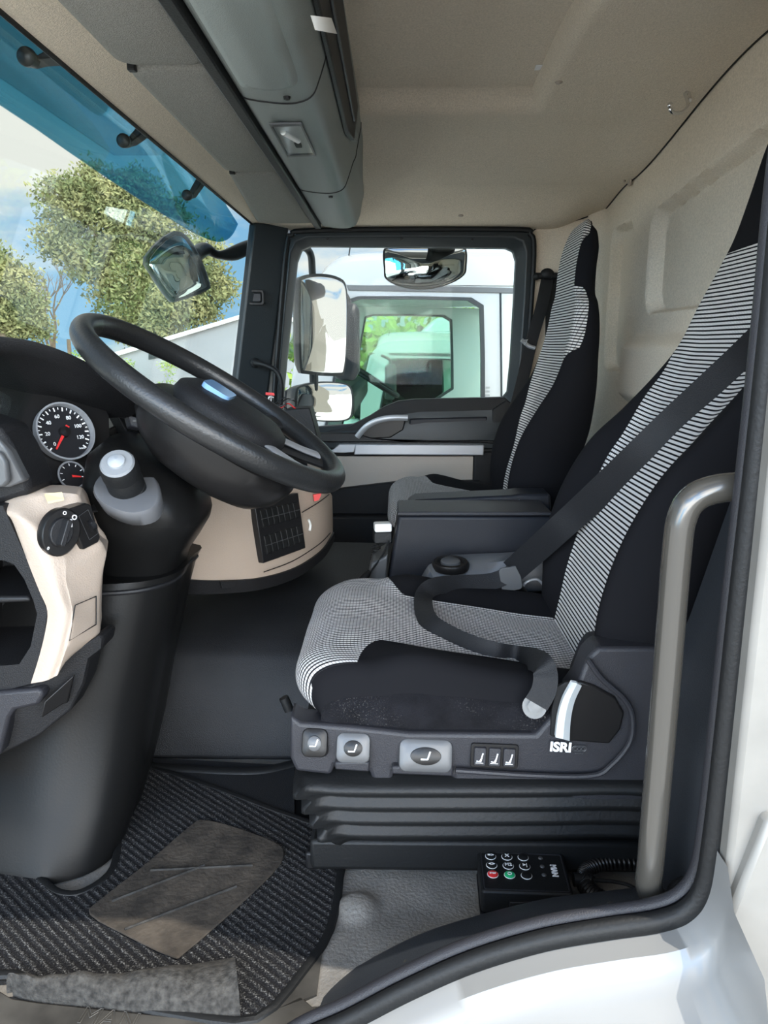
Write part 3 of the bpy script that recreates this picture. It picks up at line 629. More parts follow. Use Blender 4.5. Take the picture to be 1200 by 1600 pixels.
knob((552, 1168), .022, .019, 'silver oval-rimmed lever knob', 1)
knob((665, 1180), .036, .021, 'wide silver-rimmed lever knob', 1)
for px in ([(523, 1148), (577, 1152), (577, 1205), (523, 1198)], [(612, 1152), (708, 1158), (708, 1212), (612, 1206)]):
    dps('notch_back', px, 'gloss', yn+.001, .01, .002)
    dps('notch_floor', [(px[0][0], px[2][1]-14), (px[1][0], px[2][1]-14), (px[1][0], px[2][1]+2), (px[0][0], px[2][1]-2)], 'darkgrey', yn-.012, .02, .003)
fr = Fr(at(772, 1180, yn-.002), (1, 0, -.035), (0, .1, 1))
mb = MB(); mb.prism(fr.rect(-.034, -.018, .034, .018, 0, .004), fr.n*.004); sw = mb.build('switch_block', M['gloss'], DS, bevel=.001)
for k in (-1, 0, 1):
    mb = MB(); mb.loft([fr.rect(k*.021-.009, -.014, k*.021+.009, .014, .004, .002), fr.rect(k*.021-.008, -.013, k*.021+.008, .013, .008, .002)]); b = mb.build('seat_switch', M['darkgrey'], sw, bevel=.0006)
    c = k*.021; mb = MB(); mb.tube([fr.p(c-.005, -.006, .0084), fr.p(c+.001, -.007, .0084), fr.p(c+.004, .006, .0084)], .0011, n=6); mb.tube([fr.p(c-.006, -.009, .0084), fr.p(c+.005, -.009, .0084)], .0005, n=5)
    mb.add([fr.p(c-.001, -.006, .0085), fr.p(c+.0025, -.006, .0085), fr.p(c+.0035, .003, .0085)], [(0, 1, 2)]); mb.build('switch_symbol', M['white_print'], sw)
# bellows and rails
def bel(off, z): return [V(-.145+off, .27+off*.8, z), V(-.11+off, .245+off, z), V(.02, .242+off, z), (V(.30, .25+off, z)), V(.42, .27+off, z), V(.44, .50, z), V(.42, .76-off, z), V(.0, .79-off, z), V(-.11+off, .78-off, z), V(-.145+off, .72-off, z)]
mb = MB(); rg = []
for k in range(4):
    z0 = .205-k*.030; o_ = k*.010
    rg += [curve(bel(.004+o_, z0), 4, True), curve(bel(-.004+o_, z0-.007), 4, True), curve(bel(-.004+o_, z0-.014), 4, True), curve(bel(.010+o_, z0-.022), 4, True), curve(bel(.014+o_, z0-.027), 4, True)]
rg += [curve(bel(.05, .08), 4, True)]
mb.loft(rg); mb.build('bellows', M['rubber'], DS, ang=70)
mb = MB(); mb.box((.13, .52, .055), (.52, .46, .05)); mb.build('plinth', M['rubber'], DS, bevel=.006)
mb = MB(); mb.box((.16, .318, .030), (.60, .018, .03)); mb.build('floor_rail', M['black'], DS, bevel=.004); mb = MB(); mb.box((.16, .76, .030), (.60, .018, .03)); mb.build('floor_rail', M['black'], DS, bevel=.004)
mb = MB(); mb.box((.13, .52, .24), (.50, .44, .05)); mb.build('seat_pan', M['rubber'], DS, bevel=.01)
mb = MB(); mb.tube(curve([at(452, 1110, .40), at(447, 1098, .40), at(443, 1090, .40)], 3), .008); mb.build('front_lever', M['rubber'], DS)
mb = MB(); mb.cyl(at(835, 1104, .258), at(835, 1104, .285), .017, n=24); mb.cyl(at(835, 1104, .250), at(835, 1104, .262), .010, n=6); mb.build('belt_anchor', M['worn'], DS)
# ---- seat belts
def ribbon(name, pts, w, wdir, par, m='belt', n=8, th=.0016):
    pts2 = curve([p for p in pts], n); wd = [Vector(d) for d in wdir]; wd2 = curve(wd, n)
    rows = [[p-d.normalized()*w*(t-.5) for p, d in zip(pts2, wd2)] for t in (0, .08, .5, .92, 1)]
    mb = MB(); k = len(pts2)
    fr_, bk = [], []
    for i, p in enumerate(pts2):
        t = (pts2[min(i+1, k-1)]-pts2[max(i-1, 0)]).normalized(); d = wd2[i].normalized(); nn = t.cross(d).normalized()*th
        fr_.append(nn)
    rings = []
    for i in range(k): rings.append([rows[0][i]+fr_[i]*.4, rows[2][i]+fr_[i], rows[4][i]+fr_[i]*.4, rows[4][i]-fr_[i]*.4, rows[2][i]-fr_[i], rows[0][i]-fr_[i]*.4])
    mb.loft(rings); return mb.build(name, M[m], par, ang=50)
sb = thing('seat_belt', 'dark grey belt running across the driver backrest and looped over the cushion', 'seat belt', at(790, 900, .80))
dz = V(-.35, 0, 1)
from mathutils.bvhtree import BVHTree
def bvh(objs):
    vv, ff = [], []
    for o in objs:
        r = o
        while r.parent: r = r.parent
        k = len(vv); vv += [v.co+ORG[r.name] for v in o.data.vertices]; ff += [[i+k for i in p.vertices] for p in o.data.polygons]
    return BVHTree.FromPolygons(vv, ff)
SB_T = bvh([o for o in DS.children if o.name.split('.')[0] in ('backrest', 'cushion_top', 'cushion_side')])
def lay(u, v, off=.012, y=None, ymax=9):
    r = _ray(u, v).normalized(); h = SB_T.ray_cast(CP, r)
    if h[0] is None or (y is not None and h[0].y > y): return at(u, v, y)
    return h[0]-r*off
def facing(pts, tilt=(0, 0, 0)):      # width directions that let a ribbon lie across the line of sight
    P_ = [Vector(p) for p in pts]; o = []
    for i, p in enumerate(P_):
        t = (P_[min(i+1, len(P_)-1)]-P_[max(i-1, 0)]).normalized(); o.append(((CP-p).normalized().cross(t)+Vector(tilt)).normalized())
    return o
pts = [at(1340, 395, .22), at(1270, 452, .27), lay(1215, 510, .05), lay(1160, 562, .04), lay(1105, 612, .04), lay(1050, 662, .04), lay(1000, 710, .05), lay(950, 757, .06), lay(900, 803, .06), at(870, 830, .64), at(835, 862, .69), at(800, 893, .745)]
ribbon('shoulder_strap', pts, .050, facing(pts), sb, n=4)
pts = [at(806, 892, .745), at(770, 908, .73), lay(720, 912, .03), lay(680, 916, .03), lay(662, 932, .035), lay(668, 968, .03), lay(700, 992, .02), lay(740, 1010, .02), lay(775, 1020, .02), lay(812, 1026, .02), at(842, 1034, .285), at(852, 1052, .262), at(850, 1078, .254), at(838, 1100, .250)]
ribbon('lap_strap', pts, .034, facing(pts), sb, n=6)
mb = MB(); fr = Fr(at(805, 905, .735), at(806, 930, .735)-at(800, 893, .735), V(1, 0, .2)); mb.loft([fr.rect(-.028, -.030, .022, .012, -.003, .008), fr.rect(-.028, -.030, .022, .012, .003, .008)]); mb.build('buckle_tongue', M['silver'], sb, bevel=.001)
# buckle stalk, beside the seat
bk = thing('belt_buckle', 'black belt buckle stalk tucked between cushion and centre console', 'belt buckle', at(815, 930, .80))
mb = MB(); mb.tube([at(790, 900, .79), at(812, 920, .79), at(835, 950, .79)], 1, n=12, flat=(.018, .010), up=(0, 1, 0)); mb.build('buckle_body', M['gloss'], bk)
mb = MB(); mb.tube(curve([at(812, 935, .80), at(820, 912, .79), at(838, 905, .79), at(850, 915, .79)], 5), .003, n=8); mb.build('wire_loop', M['alu'], bk)
# passenger belt
pb = thing('passenger_belt', 'dark belt hanging from its upper anchor behind the far window', 'seat belt', at(855, 430, 2.03))
ribbon('strap', [at(856, 432, 2.02), at(846, 480, 1.99), at(830, 535, 1.97), at(815, 600, 1.94), at(797, 670, 1.90), at(786, 730, 1.86), at(780, 780, 1.8)], .048, [(1, .2, .2)]*7, pb)
ribbon('strap_return', [at(861, 435, 2.04), at(862, 520, 2.04), at(858, 640, 2.04), at(850, 760, 2.03)], .046, [(1, .1, .0)]*4, pb)
mb = MB(); mb.tube([at(840, 431, 2.01), at(872, 431, 2.01)], .011); mb.sphere(at(855, 428, 2.005), .024, sc=(1, .5, .8)); mb.sphere(at(838, 432, 2.01), .013); mb.sphere(at(874, 432, 2.01), .013); mb.build('anchor_cover', M['rubber'], pb)
mb = MB(); mb.tube([at(815, 531, 1.955), at(826, 541, 1.955), at(836, 544, 1.955)], .007); mb.tube([at(815, 533, 1.94), at(824, 531, 1.94), at(820, 539, 1.94)], .0035, n=8); mb.build('tongue', M['alu'], pb)
# ================================================================== CENTRE CONSOLE
cc = thing('centre_console', 'dark slate storage box between the seats with a closed lid', 'console', (.18, 1.05, .22))
def box_front(y): return [at(622, 806, y), at(860, 806, y), at(850, 918, y), at(603, 916, y)]
fa = box_front(.96); mb = MB(); mb.prism([fa[0], V(.36, .96, fa[0].z), V(.36, .96, fa[2].z-.02), V(fa[3].x, .96, fa[3].z-.02)], (0, .13, 0)); mb.build('box_body', M['navy'], cc, bevel=.008, seg=3)
mb = MB(); mb.prism([at(622, 800, .955), at(862, 800, .955), at(862, 806, .955), at(620, 806, .955)], (0, .14, 0)); mb.build('box_rim', M['darkgrey'], cc, bevel=.002)
mb = MB(); mb.prism([at(u, v, 1.10) for u, v in [(637, 789), (650, 781), (800, 774), (812, 772), (860, 772), (862, 799), (640, 799)]], (0, .09, 0)); mb.build('lid', M['navy'], cc, bevel=.006)
mb = MB(); mb.tube(curve([at(u, v, 1.095) for u, v in [(640, 799), (790, 796), (812, 779)]], 4), .003, n=8); mb.build('lid_edge', M['darkgrey'], cc)
mb = MB(); mb.prism([at(u, v, .95) for u, v in [(598, 872), (606, 866), (603, 918), (572, 918), (580, 880)]], (0, .12, 0)); mb.build('front_foot', M['silver'], cc, bevel=.004)
gs = thing('gear_selector_pod', 'grey console pod with oval rotary drive selector beside the driver seat', 'gear selector', (.2, .88, .25))
mb = MB()
mb.loft([curve([at(u, v, y) for u, v in px], 4, True) for y, px in (
    (.83, [(672, 893), (690, 906), (760, 908), (860, 905), (860, 920), (680, 920)]),
    (.85, [(668, 885), (690, 884), (760, 880), (858, 872), (862, 922), (672, 922)]),
    (.93, [(690, 872), (730, 866), (780, 864), (850, 864), (858, 915), (690, 915)]))]); mb.build('pod', M['silver'] if 0 else mat('mid_grey_plastic', (.11, .113, .118), .35, bump=.2, bscale=700), gs, ang=60)
c = at(704, 882, .85); mb = MB(); mb.lathe(c, (-.05, -.25, 1), [(.040, -.008), (.041, .002), (.037, .008), (.030, .009), (.027, .003), (.0, .002)], sx=1, sy=.75); mb.build('dial_ring', M['gloss'], gs)
mb = MB(); mb.lathe(c, (-.05, -.25, 1), [(.022, .002), (.021, .010), (.016, .013), (.0, .014)], sx=1, sy=.75); mb.build('selector_knob', M['silver'], gs)
# device with curly cord and plug
dv = thing('dash_device', 'small black box with pale grey top on a coiled cord', 'device', at(598, 850, 1.05))
fr = Fr(at(598, 830, 1.02), (1, .1, 0), (0, .1, 1))
mb = MB(); mb.loft([fr.rect(-.022, -.026, .020, .0, -.03, .004), fr.rect(-.022, -.026, .020, .0, .02, .004)]); mb.build('case', M['rubber'], dv, bevel=.002)
mb = MB(); mb.loft([fr.rect(-.020, .0, .020, .020, -.028, .004), fr.rect(-.020, .0, .020, .020, .018, .004)]); mb.build('pale_top', M['whiteplastic'], dv, bevel=.002)
def helix(path, rad, turns, wire, mb, n=7, m=0):
    P_ = curve(path, 30); k = len(P_); pts = []; up = V(0, 0, 1)
    tot = turns*10
    for i in range(tot+1):
        s = i/tot*(k-1); j = min(int(s), k-2); p = P_[j].lerp(P_[j+1], s-j); t = (P_[min(j+2, k-1)]-P_[max(j-1, 0)]).normalized()
        a = t.cross(up).normalized(); b = t.cross(a); ph = i/10*2*PI
        pts.append(p+a*rad*math.cos(ph)+b*rad*math.sin(ph))
    mb.tube(pts, wire, n=n, m=m); return mb
mb = MB(); helix([at(588, 852, 1.04), at(586, 875, 1.04)], .010, 6, .0018, mb); mb.build('coiled_cord', M['rubber'], dv)
pg = thing('charger_plug', 'black twelve volt plug on a thin lead hanging in the footwell', 'plug', at(565, 915, .9))
mb = MB(); mb.tube(curve([at(608, 845, .98), at(597, 868, .96), at(583, 888, .94), at(575, 897, .93)], 6), .0022, n=7); mb.build('lead', M['rubber'], pg)
mb = MB(); mb.tube([at(577, 893, .93), at(570, 902, .92), at(560, 913, .91), at(553, 920, .91)], [.006, .010, .010, .006], n=14); mb.build('plug_body', M['gloss'], pg)
# ================================================================== GRAB HANDLE
hd = thing('grab_handle', 'tall black handrail bent at both ends on the rear door pillar', 'grab handle', at(1010, 1400, .06))
pth = curve([at(1215, 738, .03), at(1172, 757, .045), at(1120, 764, .05), at(1085, 778, .05), at(1066, 808, .05), at(1057, 870, .05), at(1040, 1080, .05), at(1018, 1330, .05), at(1014, 1385, .05), at(1030, 1408, .05), at(1070, 1412, .045), at(1120, 1385, .03)], 8)
mb = MB(); mb.tube(pth, .0155, n=22); mb.build('rail', mat('polished_black_rail', (.055, .051, .044), .2, bump=.05, bscale=100, coat=.6), hd)
mb = MB(); mb.sphere(at(1085, 1402, .05), .033, sc=(1, .8, .7)); mb.build('foot_boot', M['rubber'], hd)
mb = MB(); mb.cyl(at(1190, 748, .04), at(1205, 742, .045), .022); mb.build('mount', M['rubber'], hd)
# ================================================================== REMOTE CONTROL
rc = thing('suspension_remote', 'black air suspension remote with red and green buttons on the floor', 'remote control', atz(820, 1400, .03))
tz = .062
q = [atz(u, v, tz) for u, v in [(750, 1328), (880, 1334), (896, 1397), (748, 1393)]]
fr = Fr(sum(q, V(0, 0, 0))/4, (q[1]+q[2])-(q[0]+q[3]), (q[0]+q[1])-(q[2]+q[3]))
wv = ((q[1]+q[2])-(q[0]+q[3])).length/4; hv = ((q[0]+q[1])-(q[2]+q[3])).length/4
mb = MB(); mb.loft([fr.rect(-wv, -hv, wv, hv, -.036, .006), fr.rect(-wv, -hv, wv, hv, 0, .006)]); mb.build('case', M['rubber'], rc, bevel=.003)
mb = MB(); mb.loft([fr.rect(-wv-.001, -hv-.001, wv+.001, hv+.001, -.042, .006), fr.rect(-wv-.001, -hv-.001, wv+.001, hv+.001, -.038, .006)]); mb.box(fr.p(0, -hv-.001, -.02), (.05, .006, .014)); mb.build('bottom_cover', M['black'], rc, bevel=.001)
mb = MB(); mb.ring(fr.rect(-wv+.004, -hv+.004, wv-.004, hv-.004, 0, .004), fr.rect(-wv+.0055, -hv+.0055, wv-.0055, hv-.0055, 0, .003), fr.n*.0008); mb.build('face_border', M['darkgrey'], rc)
for r in range(3):
    for c_ in range(3):
        x = -wv+.019+c_*.0245; y = hv-.014-r*.0205; mm = 'rubber'
        if r == 2 and c_ == 0: mm = 'red'
        if r == 2 and c_ == 1: mm = 'green'
        mb = MB(); mb.loft([fr.circ(x, y, .0078, 0, 20), fr.circ(x, y, .0074, .002, 20), fr.circ(x, y, .006, .0028, 20)]); b = mb.build('button', M[mm], rc)
        if mm != 'rubber': b['label'] = mm+' round button'
        mb = MB(); mb.tube(fr.circ(x, y, .0078, .0006, 20), .0006, n=5, closed=True)
        t = {(2, 0): 'STOP', (2, 1): 'O', (0, 0): '=>', (1, 0): '<>', (0, 1): 'X', (1, 1): 'M2', (1, 2): '>|'}.get((r, c_))
        if t: text_mb(t, fr, x, y, .0085 if len(t) < 3 else .004, z=.0030, mb=mb, bold=.0002)
        mb.build('button_print', M['white_print'], rc)
for r in range(3):
    mb = MB(); mb.sphere(fr.p(-wv+.094, hv-.014-r*.019, .0005), .0036, sc=(1, 1, .5)); mb.build('indicator_lamp', M['silver'], rc)
text_mb('MAN', fr, wv-.020, .004, .012, z=.0004, rot=-PI/2, bold=.0005).build('lettering', M['white_print'], rc)
cd = thing('coiled_cable', 'black coiled cable looping from the remote behind the handrail', 'cable', atz(970, 1400, .01))
zz = .045; mb = MB()
mb.tube([atz(896, 1374, zz), atz(915, 1374, zz), atz(930, 1376, zz)], [.010, .009, .005], n=14); mb.build('strain_relief', M['rubber'], cd)
mb = MB(); helix([atz(u, v, .045) for u, v in [(925, 1378), (912, 1372), (918, 1358), (950, 1348), (1000, 1350), (1040, 1362), (1056, 1385), (1052, 1405)]], .009, 46, .0024, mb, n=6)
helix([atz(u, v, .040) for u, v in [(915, 1382), (925, 1396), (945, 1408), (975, 1416)]], .011, 14, .0032, mb, n=6); mb.build('coil', M['gloss'], cd)
mb = MB(); mb.tube(curve([atz(u, v, .045) for u, v in [(925, 1375), (955, 1377), (985, 1384), (1005, 1402)]], 6), .0028, n=8); mb.build('straight_lead', M['rubber'], cd)
# ================================================================== OVERHEAD
# cloth pads (sun visors) in a row below the header
def visor(label, y0, y1, x0, x1, z=1.217, x0b=None):
    r = thing('sun_visor', label, 'sun visor', ((x0+x1)/2, (y0+y1)/2, z), 'cloth pads under the roof front')
    fr = Fr((0, 0, z), (1, 0, 0), (0, 1, 0)); x0b = x0 if x0b is None else x0b
    o = fr.rect(x0, y0, x1, y1, 0, .03, 5)
    o = [V(p.x+(x0b-x0)*((p.y-y0)/(y1-y0))*(1 if p.x < (x0+x1)/2 else 0), p.y, p.z) for p in o]
    c = sum(o, V(0, 0, 0))/len(o); sh = lambda k, dz: [V(c.x+(p.x-c.x)*(1-k/(x1-x0)), c.y+(p.y-c.y)*(1-k/(y1-y0)), p.z+dz) for p in o]
    mb = MB(); mb.loft([sh(.006, .022), sh(0, .016), sh(0, .006), sh(.008, .0), sh(.03, -.003)]); mb.build('pad', M['visor'], r)
    mb = MB(); mb.tube([V(x0+.012, y0+.022, z+.012), V(x0+.012, y0-.006, z+.012)], .0055, n=10); mb.box((x0+.010, y0+.003, z+.004), (.012, .014, .012)); mb.build('hinge_clip', M['rubber'], r, bevel=.002)
    return r
visor('grey cloth pad nearest the driver door, under the roof front', .02, .47, -.403, -.268)
visor('grey cloth middle pad between the two others, under the roof front', .483, 1.165, -.400, -.266)
visor('grey cloth pad beside the far windscreen pillar, under the roof front', 1.178, 1.93, -.398, -.264, x0b=-.462)
mb = MB(); mb.box((-.262, 1.0, 1.226), (.02, 1.9, .05)); struct(mb.build('trim_14', M['rubber'], bevel=.003), 'black gap strip between the cloth pads and overhead console', 'trim')
mb = MB(); mb.box((-.33, 1.0, 1.25), (.17, 1.92, .02)); struct(mb.build('trim_15', M['liner'], bevel=.003), 'beige felt backing above the cloth pads', 'trim')
oc = thing('overhead_console', 'long grey plastic overhead locker running across the cab roof front', 'overhead locker', (-.16, 1.0, 1.2))
def sec(y, d=0, w=0): return [V(-.250, y, 1.235), V(-.249, y, 1.214-d), V(-.235, y, 1.206-d), V(-.185, y, 1.200-d), V(-.155+w, y, 1.202-d), V(-.135+w, y, 1.212-d), V(-.124+w, y, 1.235-d), V(-.112+w, y, 1.27), V(-.102+w, y, 1.30), V(-.10, y, 1.40), V(-.25, y, 1.40)]
def secs(a, b, d=0, w=0, n=8): return [curve(sec(lerp(a, b, k/n), d, w), 4, True) for k in range(n+1)]
mb = MB(); mb.loft(secs(.02, .585, .0, .0)); mb.build('near_cover', M['console'], oc, bevel=.003)
mb = MB(); mb.loft(secs(.587, 1.325)); mb.build('middle_cover', M['console'], oc, bevel=.003)
mb = MB(); mb.loft(secs(1.327, 1.93)); mb.build('far_cover', M['console'], oc, bevel=.003)
# deeper bulge of the near end and the flush hatch edge
mb = MB(); mb.loft([curve([V(x-.01*0, y, z) for x, z in [(-.236, 1.203), (-.20, 1.197-d), (-.172, 1.197-d), (-.150, 1.206-d), (-.145, 1.225), (-.19, 1.24)]], 4, True) for y, d in ((.02, .012), (.40, .012), (.47, .010), (.50, .004), (.505, .0))]); mb.build('near_bulge', M['console'], oc, ang=60)
for y in (.586, 1.326):
    mb = MB(); mb.tube([p+V(0, 0, -.0006) for p in curve(sec(y), 4)], .0016, n=6); mb.build('panel_groove', M['rubber'], oc)
for y in (.555, 1.37):
    mb = MB(); mb.cyl(V(-.172, y, 1.2), V(-.172, y, 1.196), .006, .005, n=16); mb.build('screw', M['rubber'], oc)
# shelf opening on the rear face
mb = MB(); q = [V(-.112, .02, 1.262), V(-.112, 1.02, 1.262), V(-.104, 1.12, 1.272), V(-.094, 1.10, 1.335), V(-.090, .02, 1.345)]
mb.prism(q, (.008, 0, .004)); mb.build('shelf_opening', M['rubber'], oc, bevel=.002)
mb = MB(); mb.tube(curve([V(-.095, .02, 1.352), V(-.095, .8, 1.352), V(-.096, 1.08, 1.345), V(-.098, 1.14, 1.315), V(-.104, 1.15, 1.28)], 6), 1, n=10, flat=(.014, .009), up=(0, 0, 1)); mb.build('shelf_lip', M['console'], oc)
mb = MB(); mb.tube([V(-.094, .02, 1.300), V(-.094, 1.06, 1.300)], .004, n=8); mb.build('shelf_rail', M['darkgrey'], oc)
tg_ = thing('paper_tag', 'small blank white paper tag stuck to the rear of the overhead locker', 'label', at(505, 38, .42))
fr = Fr(atx(504, 38, -.082), (0, 1, 0), (.15, 0, 1)); mb = MB(); mb.prism([atx(485, 24, -.0895), atx(517, 28, -.0885), atx(526, 53, -.0875), atx(492, 47, -.0885)], (.0008, 0, 0)); mb.build('paper', M['whiteplastic'], tg_)
# dome lamp
dl = thing('dome_lamp', 'clear rectangular reading lamp set in the overhead locker', 'lamp', (-.19, .88, 1.2))
L4 = [atz(u, v, 1.1985) for u, v in [(420, 191), (471, 190), (494, 241), (449, 243)]]
c = sum(L4, V(0, 0, 0))/4
mb = MB(); mb.ring(L4, [p.lerp(c, .12) for p in L4], (0, 0, -.004)); mb.build('lamp_bezel', M['silver'], dl, bevel=.001)
mb = MB(); mb.prism([p.lerp(c, .12)+V(0, 0, .0) for p in L4], (0, 0, .0015)); mb.build('reflector', M['whiteplastic'], dl)
mb = MB(); mb.prism([p.lerp(c, .1)+V(0, 0, -.003) for p in L4], (0, 0, -.002)); mb.build('lens', M['lens'], dl)
mb = MB(); mb.box(c+V(.004, .03, -.001), (.012, .03, .006)); mb.build('lamp_switch', M['rubber'], dl, bevel=.001)
mb = MB(); mb.cyl(c+V(-.012, -.06, -.001), c+V(.008, .0, -.001), .006); mb.build('bulb', M['whiteplastic'], dl)
# coat hook, seam clip, button plugs
def onceil(u, v, off=0):
    r = _ray(u, v); k = .3
    for _ in range(4000):
        p = CP+r*k
        if p.z > zc(p.x, p.y)-off: return p
        k += .001
    return p
ck = thing('coat_hook', 'chrome double coat hook screwed to the ceiling above the seats', 'coat hook', atz(1060, 165, 1.385))
h0 = onceil(1070, 146, .004); hook = [h0, at(1074, 157, h0.y-.012), at(1074, 167, h0.y-.02), at(1066, 175, h0.y-.03), at(1055, 177, h0.y-.04), at(1048, 172, h0.y-.045), at(1047, 164, h0.y-.045)]
mb = MB(); mb.tube(curve(hook, 6), .0042, n=12); mb.sphere(hook[-1], .0062); mb.build('hook', M['chrome'], ck)
mb = MB(); mb.tube(curve([hook[0]+V(0, 0, .002), hook[0]+V(.008, 0, -.003), hook[1]+V(.004, 0, 0)], 4), .006, n=10); mb.build('mount', M['chrome'], ck)
sc_ = thing('seam_clip', 'small beige plastic clip on the roof seam at the rear corner', 'clip', atx(986, 275, XR-.01))
fr = Fr(atx(986, 272, XR-.006), (0, -1, 0), (0, 0, 1)); mb = MB(); mb.prism(fr.rect(-.018, -.034, .018, .034, 0, .017), fr.n*.005); mb.build('clip_plate', M['beige_door'], sc_, bevel=.002)
mb = MB(); mb.tube(curve([fr.p(-.004, .01, .006), fr.p(-.004, -.015, .016), fr.p(.004, -.018, .02), fr.p(.006, -.002, .018)], 4), .004, n=8); mb.build('clip_hook', M['beige_door'], sc_)
for (u, v, z, lb) in [(720, 337, 1.232, 'round beige trim button above the passenger window'), (873, 128, 1.41, 'oval beige trim button at the recess corner of the ceiling')]:
    p = onceil(u, v); mb = MB(); mb.sphere(p+V(0, 0, .001), .009, sc=(1, 1, .6)); tag(mb.build('trim_button', M['beige_door']), lb, 'trim button')
p = onceil(842, 107); mb = MB(); mb.prism([V(p.x+dx*.01, p.y+dy*.02, zc(p.x, p.y)-.0008) for dx, dy in [(-1, -1), (.6, -1.1), (.9, -.2), (1.2, .9), (-.2, .6), (-.8, 1.0)]], (0, 0, .0016)); tag(mb.build('paint_mark', M['white_print']), 'small white paint smudge on the beige ceiling recess', 'mark')
# ================================================================== STEERING WHEEL
SC = V(-.290, .495, .730); SA = math.radians(33); e1 = V(-math.cos(SA), 0, math.sin(SA)); e2 = V(0, 1, 0); nn = V(math.sin(SA), 0, math.cos(SA))
def WP(a, b, c=0): return SC+e1*a+e2*b+nn*c
sw = thing('steering_wheel', 'large worn black leather steering wheel over the column', 'steering wheel', SC)
R0 = .226; mb = MB(); mb.tube([WP(R0*math.cos(2*PI*k/72), R0*math.sin(2*PI*k/72)) for k in range(72)], 1, n=20, closed=True, flat=(.0185, .0165), up=nn); mb.build('rim', M['leather'], sw)
for ang in (112, 248, 180-25, 180+25):
    a = math.radians(ang); p = lambda r, z: WP(r*math.cos(a), r*math.sin(a), z)
    mb = MB(); mb.tube([p(.215, -.006), p(.17, -.012), p(.10, -.020)], 1, n=12, flat=(.008, .022), up=nn); mb.build('spoke', M['leather'], sw)
for ang in (180-25, 180+25):
    a = math.radians(ang); p = lambda r, z: WP(r*math.cos(a), r*math.sin(a), z)
    mb = MB(); mb.tube([p(.200, .003), p(.17, -.001), p(.12, -.004)], 1, n=12, flat=(.004, .017), up=nn); mb.build('silver_insert', M['alu'], sw)
# bowl behind the hub
def ell(ca, ra, rb, h, n=40, k=2.6):
    o = []
    for i in range(n):
        t = 2*PI*i/n; c, s = math.cos(t), math.sin(t); o.append(WP(ca+ra*math.copysign(abs(c)**(2/k), c), rb*math.copysign(abs(s)**(2/k), s), h))
    return o
mb = MB(); mb.loft([ell(-.035, .10, .09, -.020), ell(-.035, .132, .13, -.026), ell(-.036, .142, .145, -.036), ell(-.038, .140, .142, -.058), ell(-.042, .125, .13, -.085), ell(-.045, .10, .105, -.106), ell(-.048, .065, .07, -.118)]); mb.build('hub_bowl', M['gloss'], sw, ang=60)
mb = MB(); mb.loft([ell(-.03, .090, .085, -.022), ell(-.03, .098, .092, -.006), ell(-.03, .095, .088, .006), ell(-.03, .08, .074, .015), ell(-.03, .045, .04, .020)]); ab = mb.build('airbag_cover', M['blacksoft'], sw, ang=60)
fr = Fr(WP(.035, -.035, .0215), -e2*0+e1*-.35+e2*-.9, e1); fr = Fr(WP(.005, -.01, .0195), -e2, e1)
mb = MB(); mb.loft([fr.rect(-.034, -.024, .034, .024, -.006, .012), fr.rect(-.034, -.024, .034, .024, .002, .012), fr.rect(-.030, -.020, .030, .020, .004, .01)]); bd = mb.build('badge', M['blue'], sw)
mb = MB(); mb.tube(fr.rect(-.032, -.022, .032, .022, .004, .011), .0016, n=6, closed=True); text_mb('MAN', fr, 0, -.005, .017, z=.0045, mb=mb, bold=.0006); mb.tube(curve([fr.p(-.020, .004, .005), fr.p(0, .016, .005), fr.p(.020, .004, .005)], 4), .0012, n=6); mb.build('badge_print', M['chrome'], bd)
# ================================================================== STEERING COLUMN
col = thing('steering_column', 'black moulded steering column cover widening to the floor', 'steering column', (-.5, .5, .0))
def sup(cx, cy, hx, hy, z, n=36, k=3, rot=0, tilt=0):
    o = []
    for i in range(n):
        t = 2*PI*i/n; c, s = math.cos(t), math.sin(t); a = hx*math.copysign(abs(c)**(2/k), c); b = hy*math.copysign(abs(s)**(2/k), s)
        x = a*math.cos(rot)-b*math.sin(rot); y = a*math.sin(rot)+b*math.cos(rot); o.append(V(cx+x, cy+y, z+tilt*x))
    return o
mb = MB(); mb.loft([sup(-.40, .52, .065, .09, .645, tilt=-.5), sup(-.405, .50, .086, .105, .615, tilt=-.45), sup(-.408, .50, .092, .115, .58, tilt=-.35), sup(-.41, .50, .090, .112, .55, tilt=-.2), sup(-.422, .51, .082, .098, .51, tilt=-.1), sup(-.43, .52, .070, .085, .475), sup(-.435, .53, .060, .08, .44), sup(-.45, .53, .06, .08, .40)]); mb.build('upper_shroud', M['column'], col, ang=70)
# traced lower cover: right edge is the rounded corner of a panel that runs left under the dash
lc = []
for z, xr, yn_, xl in [(.452, -.360, .405, -.66), (.438, -.368, .40, -.66), (.40, -.378, .395, -.66), (.33, -.393, .38, -.68), (.25, -.412, .37, -.70), (.16, -.428, .35, -.72), (.09, -.440, .32, -.70), (.04, -.450, .295, -.68), (.004, -.458, .280, -.66)]:
    # corner cross-section: near face, rounded corner, far face
    cs = [V(xl, yn_+.02, z+ (xl+.4)*0), V(lerp(xl, xr, .5), yn_+.0, z), V(xr-.07, yn_+.005, z), V(xr-.025, yn_+.03, z), V(xr, yn_+.08, z), V(xr-.005, yn_+.16, z), V(xr-.03, yn_+.26, z), V(xl, yn_+.28, z)]
    lc.append(curve(cs, 5)+[V(xl, yn_+.15, z)])
mb = MB(); mb.loft(lc); mb.build('lower_cover', M['column'], col, ang=60)
mb = MB(); mb.tube([p+V(.0, -.002, .0) for p in lc[1][:-1]], .004, n=8); mb.build('cover_seam', M['black'], col)
